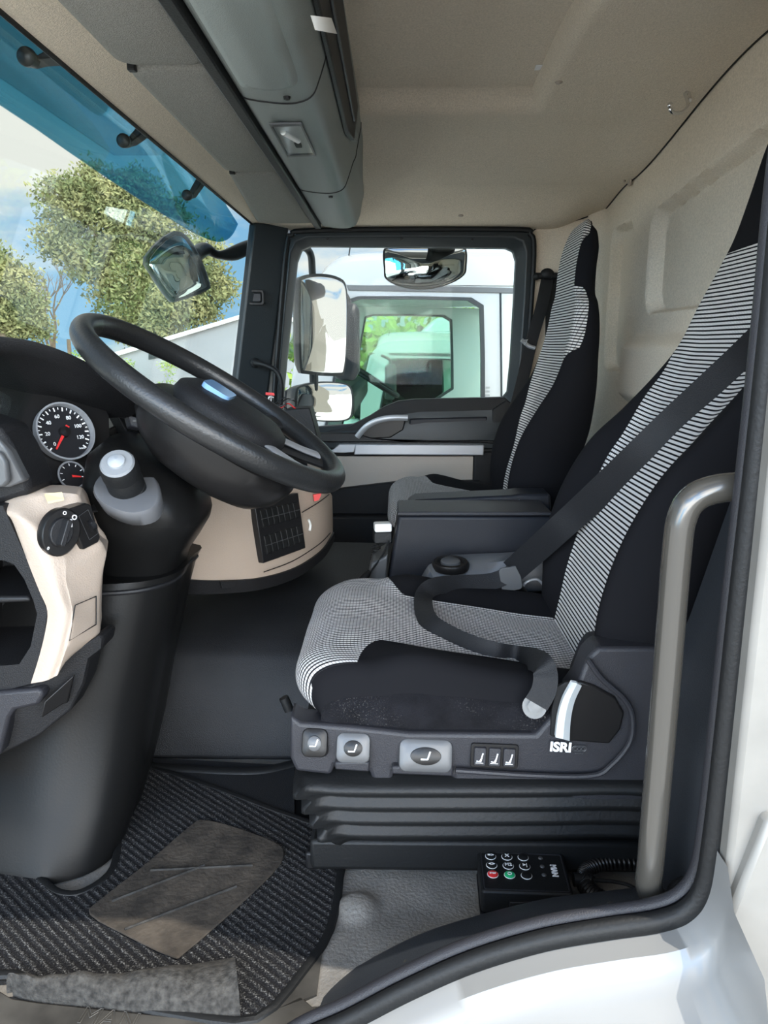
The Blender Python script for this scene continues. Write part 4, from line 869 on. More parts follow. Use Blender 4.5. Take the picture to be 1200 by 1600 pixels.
# stalk: collar + knurled lever with grey button
sk = thing('lever_stalk', 'stubby black control stalk with grey end button on the column', 'control stalk', at(200, 780, .36))
c0 = at(203, 772, .385); c1 = at(178, 712, .315); ax = (c1-c0).normalized()
ccp = curve([at(u, v, y) for u, v, y in [(146, 762, .36), (158, 788, .335), (200, 806, .33), (238, 800, .34), (252, 778, .37), (246, 752, .42), (225, 738, .44), (170, 738, .43)]], 4, True)
cc2 = [p.lerp(sum(ccp, V(0, 0, 0))/len(ccp), .10)+ax*.007 for p in ccp]; cc3 = [p.lerp(sum(ccp, V(0, 0, 0))/len(ccp), .05)-ax*.03 for p in ccp]
mb = MB(); mb.loft([cc3, ccp, [p.lerp(q, .5)+ax*.003 for p, q in zip(ccp, cc2)], cc2]); mb.build('collar', mat('grey_collar', (.12, .123, .13), .35), sk, ang=60)
mb = MB(); mb.lathe(c0, ax, [(.027, -.01), (.027, .022), (.0255, .023), (.0255, .026), (.027, .027), (.0265, .050), (.025, .052), (.0275, .054), (.0275, .072), (.0245, .079)], n=36); mb.build('lever_body', M['rubber'], sk)
ht = .079
mb = MB(); mb.lathe(c0+ax*ht, ax, [(.0245, 0), (.022, .003), (.012, .004)], n=32); mb.build('end_ring', mat('grey_end_ring', (.20, .21, .22), .4), sk)
mb = MB(); mb.lathe(c0+ax*(ht+.003), ax, [(.0125, 0), (.012, .004), (.007, .007), (.0, .008)], n=28); mb.build('end_button', mat('grey_button', (.30, .32, .34), .35), sk)
# ================================================================== LEFT SWITCH PANEL (beige)
lp = thing('light_switch_panel', 'beige angled switch panel with rotary light switch left of the column', 'switch panel', at(100, 1060, .3))
rowsb = [
 [(4, 786, .285), (30, 776, .29), (75, 770, .30), (118, 772, .315), (128, 778, .33), (133, 786, .335)],
 [(6, 798, .268), (32, 800, .262), (80, 808, .285), (125, 812, .305), (147, 830, .325), (150, 838, .34)],
 [(18, 812, .262), (44, 818, .252), (90, 838, .275), (128, 852, .30), (158, 850, .325), (165, 858, .34)],
 [(30, 842, .26), (58, 846, .250), (98, 866, .268), (112, 884, .275), (150, 872, .315), (166, 868, .335)],
 [(48, 890, .258), (76, 894, .250), (100, 898, .262), (108, 906, .268), (150, 906, .315), (160, 898, .33)],
 [(62, 925, .257), (88, 928, .250), (106, 930, .262), (114, 934, .268), (150, 938, .315), (157, 935, .33)],
 [(74, 955, .257), (96, 958, .250), (112, 962, .258), (118, 966, .264), (150, 970, .315), (156, 968, .33)],
 [(70, 990, .257), (92, 995, .250), (104, 998, .256), (112, 1000, .260), (150, 992, .315), (156, 990, .33)],
 [(60, 1030, .257), (80, 1036, .250), (96, 1030, .256), (104, 1022, .258), (145, 1000, .315), (150, 996, .33)],
 [(48, 1068, .257), (70, 1064, .252), (84, 1058, .256), (92, 1052, .258), (100, 1030, .275), (105, 1024, .28)]]
G = [[at(*p) for p in r] for r in rowsb]
G = [curve(r, 4) for r in G]; G2 = list(zip(*[curve(c_, 4) for c_ in zip(*G)]))
mb = MB(); mb.grid([list(r) for r in G2], thick=(-.02, .06, 0)); mb.build('beige_panel', M['beige'], lp, ang=50)
c = at(94, 832, .272); fa_ = V(.80, .60, .05); fr = Fr(at(92, 831, .268), at(124, 836, .302)-at(62, 820, .262), at(88, 796, .272)-at(98, 866, .270))
w_, h_ = (at(121, 833, .302)-at(64, 826, .262)).length/2, (at(90, 794, .28)-at(97, 868, .28)).length/2
mb = MB(); mb.loft([fr.circ(0, 0, w_, -.006, 36, h_), fr.circ(0, 0, w_, .006, 36, h_), fr.circ(0, 0, w_*.93, .0085, 36, h_*.93)]); rs_ = mb.build('rotary_base', M['gloss'], lp)
mb = MB(); mb.loft([fr.circ(-.002, 0, w_*.62, .008, 30, h_*.62), fr.circ(-.002, 0, w_*.58, .014, 30, h_*.58)]); mb.loft([fr.rect(-.007, -h_*.58, .004, h_*.58, .012, .005), fr.rect(-.005, -h_*.55, .002, h_*.55, .026, .003)]); mb.build('rotary_knob', M['black'], rs_, bevel=.001)
mb = MB(); mb.box(fr.p(.006, h_*.45, .0150), (.0022, .0022, .011)); mb.tube(fr.circ(.011, h_*.72, .003, .009, 12), .0008, n=5, closed=True); mb.tube(fr.circ(-.004, h_*.78, .0022, .009, 12), .0006, n=5, closed=True)
mb.build('switch_print', M['white_print'], rs_); text_mb('0', fr, -w_*.45, -h_*.75, .006, z=.009).build('off_mark', M['white_print'], rs_)
frw = Fr(at(128, 826, .310), at(140, 833, .327)-at(114, 816, .298), at(122, 792, .315)-at(130, 858, .312))
dq = [at(u, v, y) for u, v, y in [(91, 795, .282), (120, 785, .312), (128, 788, .320), (143, 838, .328), (140, 846, .325), (116, 858, .300)]]
mb = MB(); nv = (dq[2]-dq[0]).cross(dq[4]-dq[0]).normalized(); nv = nv if nv.y < 0 else -nv
mb.prism([p-nv*.006 for p in dq], nv*.024); dm = mb.build('dimmer_block', M['gloss'], lp, bevel=.002)
cd_ = sum(dq, V(0, 0, 0))/6+nv*.018; frd = Fr(cd_, (dq[3]-dq[5]), (dq[1]-dq[4]))
mb = MB(); mb.cyl(cd_+frd.a*-.001-frd.b*.004, cd_+frd.a*.007-frd.b*.004, .009, n=24); mb.build('dimmer_wheel', M['black'], dm)
mb = MB(); mb.ring(frd.rect(-.009, -.020, .009, .020, .001), frd.rect(-.0085, -.0195, .0085, .0195, .001), frd.n*.0004); [mb.sphere(frd.p(.002, y_, .006), .001, n=6) for y_ in (-.008, -.003, .002)]; mb.build('dimmer_print', M['silver'], dm)
hp_ = [at(u, v, y) for u, v, y in [(116, 945, .262), (149, 931, .312), (149, 975, .312), (107, 1000, .258)]]
mb = MB(); mb.tube([p+V(.002, -.002, 0) for p in hp_], .0009, n=5, closed=True); mb.build('flap_outline', M['rubber'], lp)
mb = MB(); mb.prism([at(u, v, y) for u, v, y in [(70, 775, .28), (97, 772, .29), (100, 782, .285), (75, 787, .272)]], (0, 0, .003)); mb.build('yellowed_sticker', mat('yellowed_label', (.62, .50, .28), .5), lp)
# ---- black dash end with cubbies, left of the beige panel
db = thing('dashboard', 'black dashboard with hooded gauges, side cubbies and far shelf', 'dashboard', (-.7, .6, .3))
def dpp(name, pts3, m, thick, par=None, n=0, bevel=.004):
    P_ = [at(*p) for p in pts3]
    if n: P_ = curve(P_, n, True)
    mb = MB(); mb.prism(P_, thick); return mb.build(name, M[m], par or db, bevel=bevel)
mb = MB(); o_ = [at(u, v, .262) for u, v in [(-80, 790), (4, 790), (20, 825), (45, 880), (62, 925), (74, 955), (68, 1000), (50, 1068), (10, 1078), (-80, 1085)]]
i_ = [at(u, v, .262) for u, v in [(-70, 872), (-30, 872), (8, 876), (22, 882), (38, 905), (52, 938), (58, 960), (48, 1010), (30, 1038), (-70, 1046)]]
mb.loft([o_, i_], caps=False); mb.loft([[p+V(0, .20, 0) for p in o_], o_], caps=False); mb.loft([i_, [p+V(-.01, .15, .01) for p in i_]], caps=False)
mb.add([p+V(-.01, .15, .01) for p in i_], [list(range(10))]); mb.build('side_fascia', M['blacksoft'], db, ang=35)
dpp('cubby_shelf', [(-70, 932, .27), (44, 932, .27), (48, 941, .27), (-70, 946, .27)], 'black', (0, .14, .005))
dpp('lower_fascia', [(-80, 1086, .265), (10, 1080, .262), (48, 1070, .262), (98, 1030, .275), (155, 992, .31), (163, 996, .315), (160, 1014, .32), (140, 1030, .30), (132, 1068, .30), (110, 1110, .29), (60, 1150, .28), (-80, 1220, .27)], 'blacksoft', (0, .05, 0), bevel=.006)
dpp('lower_bracket', [(-80, 1088, .255), (62, 1076, .252), (68, 1086, .252), (60, 1102, .252), (22, 1110, .252), (14, 1122, .252), (0, 1180, .252), (-80, 1230, .252)], 'darkgrey', (0, .03, 0), bevel=.005)
dpp('bracket_lever', [(66, 1120, .262), (72, 1094, .262), (118, 1052, .285), (108, 1096, .285), (100, 1098, .28)], 'gloss', (0, -.006, 0), bevel=.002)
# gauge binnacle
ho = [(-90, 560, .34), (-40, 538, .33), (0, 530, .33), (35, 530, .34), (75, 540, .36), (120, 558, .40), (165, 582, .46), (205, 603, .54), (240, 622, .62)]
hi = [(-90, 585, .36), (-40, 562, .36), (0, 556, .36), (35, 557, .37), (70, 566, .39), (105, 583, .42), (140, 605, .46), (172, 630, .52), (200, 652, .58)]
Ho = curve([at(*p) for p in ho], 5); Hi = curve([at(*p) for p in hi], 5)
mb = MB(); bk_ = V(-.22, .03, -.01)
mb.grid([[p+bk_*1.2+V(0, 0, -.06) for p in Ho], [p+bk_*.6 for p in Ho], [p+bk_*.1+V(0, 0, .004) for p in Ho], Ho, [a.lerp(b, .45)+V(.010, -.006, 0) for a, b in zip(Ho, Hi)], Hi, [p+bk_*.35 for p in Hi], [p+bk_*.6+V(0, 0, -.02) for p in Hi]]); mb.build('gauge_hood', M['blacksoft'], db, ang=60)
# dark instrument panel surface
pn = V(.72, -.60, .36).normalized()
gc = at(102, 674, .47); fg = Fr(gc, V(0, 0, 1).cross(pn), V(0, 0, 1))
if fg.n.dot(pn) < 0: fg = Fr(gc, -fg.a, fg.b)
fg = Fr(gc, fg.a, pn.cross(fg.a))
if fg.b.z < 0: fg = Fr(gc, -fg.a, -fg.b)
def onp(u, v, off=0):
    r = _ray(u, v); q = gc+fg.n*off; return CP+r*((q-CP).dot(fg.n)/r.dot(fg.n))
cl = thing('instrument_cluster', 'round speedometer with red needle and small gauges under the hood', 'gauges', gc)
mb = MB(); mb.prism([onp(u, v, -.014) for u, v in [(-60, 560), (40, 552), (120, 585), (150, 612), (170, 650), (172, 720), (120, 780), (60, 760), (0, 700), (-60, 690)]], -fg.n*.02); mb.build('cluster_back', M['gloss'], cl)
def L2(u, v): q = onp(u, v)-gc; return (q.dot(fg.a), q.dot(fg.b))
rx = abs(L2(144, 674)[0]-L2(60, 674)[0])/2; ry = abs(L2(102, 628)[1]-L2(102, 722)[1])/2; rr_ = (rx+ry)/2
mb = MB(); mb.loft([fg.circ(0, 0, rr_*1.0, -.013, 48), fg.circ(0, 0, rr_*1.0, -.006, 48)]); di = mb.build('speedometer', M['dial'], cl)
mb = MB(); mb.loft([fg.circ(0, 0, rr_*1.02, -.010, 56), fg.circ(0, 0, rr_*1.03, .004, 56), fg.circ(0, 0, rr_*.97, .004, 56), fg.circ(0, 0, rr_*.94, -.006, 56)], caps=False); mb.build('dial_rim', M['alu'], di)
mb = MB()
for k in range(27):
    a = math.radians(222-k*10.2); r1 = rr_*.90; r0 = rr_*(.76 if k % 2 == 0 else .82); d = fg.a*math.cos(a)+fg.b*math.sin(a); t = fg.n.cross(d)*(.0011 if k % 2 == 0 else .0007)
    mb.add([gc+d*r0+t-fg.n*.005, gc+d*r1+t-fg.n*.005, gc+d*r1-t-fg.n*.005, gc+d*r0-t-fg.n*.005], [(0, 1, 2, 3)])
for k, s_ in enumerate(['0', '20', '40', '60', '80', '100', '120']):
    a = math.radians(222-k*40.8); text_mb(s_, fg, rr_*.58*math.cos(a), rr_*.58*math.sin(a), .0085, z=-.005, mb=mb)
text_mb('km/h', fg, rr_*.5, -rr_*.62, .005, z=-.005, mb=mb); mb.build('dial_print', M['white_print'], di)
a = math.radians(232); d = fg.a*math.cos(a)+fg.b*math.sin(a); t = fg.n.cross(d)
mb = MB(); mb.prism([gc-d*.012+t*.003-fg.n*.003, gc+d*rr_*.74+t*.0012-fg.n*.003, gc+d*rr_*.74-t*.0012-fg.n*.003, gc-d*.012-t*.003-fg.n*.003], fg.n*.002); mb.build('needle', M['red'], di)
mb = MB(); mb.lathe(gc-fg.n*.004, fg.n, [(.009, 0), (.008, .006), (0, .007)]); mb.build('needle_hub', M['gloss'], di)
for (u, v, r_) in [(115, 741, .022), (156, 727, .020)]:
    x_, y_ = L2(u, v); mb = MB(); mb.loft([fg.circ(x_, y_, r_, -.012, 32), fg.circ(x_, y_, r_, -.006, 32)]); g_ = mb.build('small_gauge', M['dial'], cl)
    mb = MB(); mb.tube(fg.circ(x_, y_, r_, -.005, 32), .0016, n=6, closed=True); mb.build('gauge_rim', M['alu'], g_)
    mb = MB(); mb.prism([fg.p(x_-.001, y_, -.004), fg.p(x_+.013, y_-.004, -.004), fg.p(x_+.013, y_-.006, -.004), fg.p(x_-.001, y_-.004, -.004)], fg.n*.001); mb.build('needle', M['red'], g_)
    mb = MB()
    for k in range(7):
        a = math.radians(200-k*36); d = fg.a*math.cos(a)+fg.b*math.sin(a); t = fg.n.cross(d)*.0006; c_ = fg.p(x_, y_, -.005); mb.add([c_+d*r_*.7+t, c_+d*r_*.88+t, c_+d*r_*.88-t, c_+d*r_*.7-t], [(0, 1, 2, 3)])
    mb.build('gauge_print', M['white_print'], g_)
# dash body around the cluster
dpp('cluster_shelf', [(60, 755, .40), (85, 760, .40), (130, 790, .42), (150, 760, .47), (215, 700, .60), (240, 650, .66), (250, 730, .60), (190, 800, .44), (130, 800, .36), (50, 774, .36)], 'blacksoft', (-.05, .05, -.02))
dpp('dash_core', [(-80, 690, .62), (100, 700, .62), (240, 640, .68), (300, 640, .80), (300, 800, .80), (150, 900, .60), (-80, 900, .60)], 'rubber', (-.12, .12, 0))
# grey stalk fairing at far left
dpp('left_vent_cover', [(-80, 640, .27), (0, 668, .27), (20, 700, .28), (45, 750, .29), (48, 772, .29), (0, 786, .28), (-80, 790, .27)], 'blacksoft', (0, .08, 0), bevel=.008)
dpp('left_vent_grille', [(-70, 676, .262), (-4, 684, .262), (16, 706, .27), (40, 752, .278), (12, 762, .266), (-70, 762, .262)], 'silver', (0, .02, 0), bevel=.004)
dpp('left_vent_insert', [(-70, 700, .256), (0, 706, .258), (10, 722, .26), (14, 752, .26), (4, 762, .258), (-70, 764, .256)], 'silver', (0, .01, 0), bevel=.004)
# switches right of cluster
for i, (u, v, w) in enumerate([(189, 643, 0), (202, 660, 0), (222, 638, 1)]):
    px = [(-9, -8), (9, -3), (12, 14), (-4, 10)]
    P_ = [at(u+a*1.0, v+b*1.0, .60) for a, b in px]; mb = MB(); mb.prism(P_, (.012, -.014, .006)); s1 = mb.build('rocker_switch', M['darkgrey'], db, bevel=.002)
    mb = MB(); mb.box(sum(P_, V(0, 0, 0))/4+V(.013, -.0155, .008), (.006, .002, .003)); mb.build('switch_mark', M['silver'], s1)
dpp('switch_fascia', [(176, 636, .62), (226, 612, .70), (262, 640, .72), (240, 700, .68), (205, 690, .63)], 'blacksoft', (-.03, .04, -.01))
# dash top running to the far side, and the far shelf
mb = MB(); tp = [[V(x, y, z) for x, z in [(-.94, .60), (-.80, .66), (-.62, .675), (-.56, .655), (-.53, .60), (-.54, .50), (-.90, .45)]] for y in (.66, 1.3)]
tp += [[V(x+.02, y, z) for x, z in [(-.94, .56), (-.80, .60), (-.58, .60), (-.47, .575), (-.42, .53), (-.46, .42), (-.90, .40)]] for y in (1.55, 1.97)]
mb.loft(tp); mb.build('dash_top', M['blacksoft'], db, bevel=.01)
# ================================================================== CENTRE DASH (beige)
cp_ = thing('centre_fascia', 'beige curved centre fascia with black vent and switch bank', 'fascia', at(400, 920, .9))
top_ = [(280, 800, .70), (300, 786, .74), (340, 778, .80), (400, 772, .88), (460, 766, .98), (500, 764, 1.08), (514, 768, 1.18), (519, 775, 1.30)]
md_ = [(283, 860, .70), (300, 850, .74), (340, 845, .80), (405, 842, .88), (470, 835, .98), (504, 820, 1.08), (517, 808, 1.18), (520, 805, 1.30)]
bt_ = [(286, 905, .70), (300, 907, .735), (345, 908, .79), (405, 904, .86), (460, 888, .96), (500, 862, 1.07), (516, 840, 1.17), (520, 832, 1.30)]
T_, Md, Bt = [curve([at(*p) for p in r], 5) for r in (top_, md_, bt_)]
mb = MB(); mb.grid([[p+V(-.03, .0, .05) for p in T_], T_, Md, Bt], thick=(-.06, .05, 0)); mb.build('beige_shell', M['beige'], cp_, ang=60)
B2 = [p+V(.004, -.004, .002) for p in Bt]; B3 = [p+V(.006, -.006, -.030*(1-.55*i/len(Bt))) for i, p in enumerate(Bt)]; B4 = [p+V(-.03, .02, -.042*(1-.5*i/len(Bt))) for i, p in enumerate(Bt)]; B5 = [p+V(-.2, .1, -.045) for p in Bt]
mb = MB(); mb.grid([[p+V(-.02, .02, .004) for p in Bt], B2, B3, B4, B5]); mb.build('black_lower_band', M['blacksoft'], cp_, ang=50)
mb = MB(); mb.prism([at(343, 908, .775), at(368, 907, .80), at(366, 918, .795), at(346, 919, .77)], (.003, -.003, 0)); mb.build('hatch_tab', M['blacksoft'], cp_, bevel=.001)
V4 = [at(u, v, y) for u, v, y in [(393, 784, .862), (462, 770, .975), (474, 856, .972), (408, 880, .862)]]
fv = Fr(sum(V4, V(0, 0, 0))/4, V4[1]-V4[0]+V4[2]-V4[3], V4[0]-V4[3]+V4[1]-V4[2])
if fv.n.y > 0: fv.n = -fv.n
def q4(s, t, o=0): return V4[3].lerp(V4[2], s).lerp(V4[0].lerp(V4[1], s), t)+fv.n*o
mb = MB(); mb.loft([[q4(0, 0, -.01), q4(1, 0, -.01), q4(1, 1, -.01), q4(0, 1, -.01)], [q4(0, 0, .008), q4(1, 0, .008), q4(1, 1, .008), q4(0, 1, .008)]]); sbk = mb.build('switch_bank', M['black'], cp_, bevel=.002)
mb = MB()
for (t0, t1) in ((.12, .44), (.56, .86)):
    for k in range(8):
        s0 = .08+k*.108; mb.loft([[q4(s0, t0, .007), q4(s0+.095, t0, .007), q4(s0+.095, t1, .007), q4(s0, t1, .007)], [q4(s0+.01, t0+.02, .011), q4(s0+.085, t0+.02, .011), q4(s0+.085, (t0+t1)/2, .014), q4(s0+.01, (t0+t1)/2, .014)]]) if 0 else None
for (t0, t1) in ((.12, .44), (.56, .86)):
    for k in range(7):
        s0 = .08+k*.124; mb = MB()
        mb.loft([[q4(s0, t0, .007), q4(s0+.11, t0, .007), q4(s0+.11, t1, .007), q4(s0, t1, .007)], [q4(s0+.01, t0+.02, .013), q4(s0+.10, t0+.02, .013), q4(s0+.10, t1-.02, .010), q4(s0+.01, t1-.02, .010)]]); kk = mb.build('switch_key', M['rubber'], sbk, bevel=.0008)
    mb = MB(); mb.tube([q4(.06, (t0+t1)/2, .0135), q4(.95, (t0+t1)/2, .0135)], .0009, n=5); mb.build('key_line', M['silver'], sbk)
mb = MB(); mb.tube([p+V(.004, -.004, 0) for p in curve([at(u, v, y) for u, v, y in [(470, 800, .985), (495, 785, 1.06), (512, 772, 1.14)]], 4)], .0012, n=5); mb.tube([p+V(.004, -.004, 0) for p in curve([at(u, v, y) for u, v, y in [(410, 893, .86), (455, 876, .955), (496, 850, 1.06), (514, 832, 1.15)]], 4)], .0012, n=5); mb.build('fascia_groove', M['rubber'], cp_)
rp = [at(u, v, 1.04) for u, v in [(487, 772), (500, 769), (496, 780), (489, 782)]]
mb = MB(); mb.prism([p+V(.003, -.006, 0) for p in rp], (.002, -.004, 0)); mb.build('red_marker', M['red'], cp_)
mb = MB(); mb.tube(curve([at(482, 812, 1.005), at(485, 820, 1.01), at(484, 829, 1.01)], 4), .003, n=8); mb.build('small_hook', M['whiteplastic'], cp_)
# ================================================================== loose electronics on the dash
le = thing('electronics_bundle', 'black ribbed box with loose coloured wires on the far dash', 'electronics', at(455, 660, 1.2))
mb = MB(); bx_ = [at(u, v, 1.15) for u, v in [(445, 640), (484, 637), (498, 690), (470, 690), (448, 668)]]; mb.prism(bx_, (0, .08, 0)); mb.build('ribbed_box', M['rubber'], le, bevel=.003)
random.seed(3)
for i, mm in enumerate(['white_print', 'rubber', 'red', 'rubber', 'silver', 'rubber', 'white_print']):
    p0 = at(415+random.uniform(0, 20), 630+random.uniform(0, 6), 1.17); pts = [p0]
    for k in range(4): pts.append(pts[-1]+V(random.uniform(-.004, .022), random.uniform(-.02, .02), random.uniform(-.014, .012)))
    mb = MB(); mb.tube(curve(pts, 5), .0016, n=6); mb.build('wire', M[mm], le)
mb = MB(); mb.prism([at(u, v, 1.17) for u, v in [(415, 613), (428, 614), (429, 618), (415, 617)]], (0, .004, 0)); mb.build('red_tag', M['red'], le)
# ================================================================== OUTSIDE, ON THE CAB
ev = thing('exterior_sun_shade', 'blue tinted translucent outside visor along the windscreen top', 'sun shade', (-.66, 1.0, 1.2))
lo = [atx(u, v, x) for u, v, x in [(-160, 52, -.640), (0, 163, -.640), (60, 203, -.640), (120, 245, -.640), (180, 286, -.640), (240, 325, -.640), (300, 362, -.638)]]
lo += [at(335, 377, 1.92), at(352, 376, 1.97), at(364, 366, 2.0), at(372, 350, 2.01)]
hi_ = [V(-.60, lerp(-.02, 2.02, k/10), 1.40) for k in range(11)]
lo = curve(lo, 4); hi_ = curve(hi_, 4)
mb = MB(); mb.grid([hi_, [a.lerp(b, .33)+V(-.022, 0, .006) for a, b in zip(hi_, lo)], [a.lerp(b, .68)+V(-.018, 0, .003) for a, b in zip(hi_, lo)], lo], thick=(-.004, 0, .001)); mb.build('tinted_panel', M['shade'], ev)
for (u, v, y) in [(62, 97, .40), (207, 222, .83), (303, 304, 1.33)]:
    x0 = -.525; p = atx(u-6, v+6, -.560); mb = MB()
    mb.loft([[V(-.520, p.y-.02, 1.25), V(-.520, p.y+.02, 1.25), V(-.535, p.y+.02, 1.26), V(-.535, p.y-.02, 1.26)], [V(p.x+.012, p.y-.018, p.z+.004), V(p.x+.012, p.y+.018, p.z+.004), V(p.x-.008, p.y+.018, p.z), V(p.x-.008, p.y-.018, p.z)]]); br = mb.build('bracket', M['rubber'], ev, bevel=.003)
    mb = MB(); mb.lathe(p+V(0, -.018, .004), (0, -1, -.1), [(.011, -.01), (.010, .006), (.014, .008), (.014, .015), (.010, .018)], n=20); mb.build('bracket_knob', M['gloss'], br)
# front mirror on its arm beyond the windscreen
fm = thing('front_mirror', 'five-sided front kerb mirror on a black arm beyond the windscreen', 'mirror', at(280, 415, 1.95))
gp = [at(u, v, y) for u, v, y in [(233, 404, 1.75), (272, 368, 1.82), (300, 388, 1.88), (322, 440, 1.92), (316, 452, 1.90), (278, 466, 1.82), (266, 464, 1.80), (243, 430, 1.76)]]
cg = sum(gp, V(0, 0, 0))/len(gp); ng = (gp[1]-gp[0]).cross(gp[3]-gp[0]).normalized(); ng = ng if ng.y < 0 else -ng
sh = lambda k, d: [cg+(p-cg)*k+ng*d for p in curve(gp, 3, True)]
mb = MB(); mb.loft([sh(.5, -.06), sh(.9, -.045), sh(1.10, -.015), sh(1.12, .004), sh(1.06, .008), sh(1.0, .004)]); mb.build('housing', M['frame'], fm, ang=60)
mb = MB(); mb.loft([sh(1.01, .003), sh(.98, .006), sh(.6, .012), sh(.2, .0145)]); mb.build('mirror_glass', M['mirror'], fm, ang=80)
mb = MB(); mb.tube(curve([cg-ng*.03+V(.03, 0, .02), at(318, 390, 1.98), at(340, 398, 2.02), at(365, 396, 2.06), at(395, 382, 2.12)], 6), [.02+.006*math.sin(k*.4) for k in range(25)], n=16); mb.build('arm', M['gloss'], fm)
# door mirrors on the far side
def mirror(name, label, px, y, m2='mirror', dep=.07, yaw=.2, hm='frame', slab=None):
    r = thing(name, label, 'mirror', at(*px[0], y)); g = curve([at(u, v, y+yaw*(u-px[0][0])/100) for u, v in px], 4, True); c = sum(g, V(0, 0, 0))/len(g)
    s_ = lambda k, d: [c+(p-c)*k+d for p in g]
    nv_ = V(-.67, .74, 0).normalized()
    mb = MB(); mb.loft([s_(.6, nv_*dep), s_(.92, nv_*dep*.8), s_(1.05, nv_*.02), s_(1.06, nv_*-.004), s_(1.0, nv_*-.006)]); mb.build('housing', M[hm], r, ang=60)
    mb = MB(); mb.loft([s_(.99, nv_*-.0065), s_(.97, nv_*-.0075), s_(.5, nv_*-.0095), s_(.1, nv_*-.010)]); mb.build('mirror_glass', M['mirror'], r, ang=80); return r
mm_ = mirror('door_mirror', 'tall rounded main mirror outside the passenger window', [(472, 436), (500, 432), (528, 438), (539, 455), (540, 520), (536, 575), (526, 583), (480, 580), (470, 570), (468, 500), (468, 450)], 2.32)
mb = MB(); mb.tube(curve([at(446, 384, 2.10), at(465, 386, 2.28), at(478, 388, 2.34), at(486, 400, 2.36), at(488, 425, 2.37), at(489, 440, 2.37)], 5), .014, n=12); mb.build('arm', M['frame'], mm_)
mb = MB(); mb.tube([at(490, 575, 2.37), at(491, 610, 2.37)], .018, n=12); mb.build('stem', M['frame'], mm_)
wam = mirror('wide_angle_mirror', 'small lower wide-angle mirror outside the passenger window', [(470, 604), (500, 598), (535, 600), (547, 610), (548, 640), (540, 655), (505, 657), (470, 652), (463, 640), (463, 615)], 2.32, dep=.10)
mb = MB(); mb.tube([at(492, 606, 2.37), at(486, 640, 2.36), at(470, 690, 2.12)], .016, n=12); mb.build('bracket', M['frame'], wam)
km = thing('kerb_mirror', 'wide convex kerb mirror hanging above the passenger window outside', 'mirror', at(664, 420, 2.24))
g = curve([at(u, v, 2.22) for u, v in [(600, 392), (612, 388), (664, 388), (718, 388), (728, 392), (728, 415), (724, 430), (700, 444), (664, 452), (628, 448), (604, 436), (601, 420)]], 3, True); c = sum(g, V(0, 0, 0))/len(g)
s_ = lambda k, d, e=0: [c+(p-c)*k+V(0, d, e) for p in g]
mb = MB(); mb.loft([s_(.6, .05, .02), s_(.98, .03, .004), s_(1.02, .0), s_(.99, -.004)]); mb.build('housing', M['rubber'], km, ang=60)
mb = MB(); mb.loft([s_(.985, -.003), s_(.9, -.010), s_(.7, -.020), s_(.4, -.029), s_(.1, -.033)]); mb.build('mirror_glass', M['mirror'], km, ang=80)
mb = MB(); mb.tube([at(690, 392, 2.26), at(690, 372, 2.10)], 1, n=12, flat=(.05, .02), up=(1, 0, 0)); mb.build('mount', M['rubber'], km)
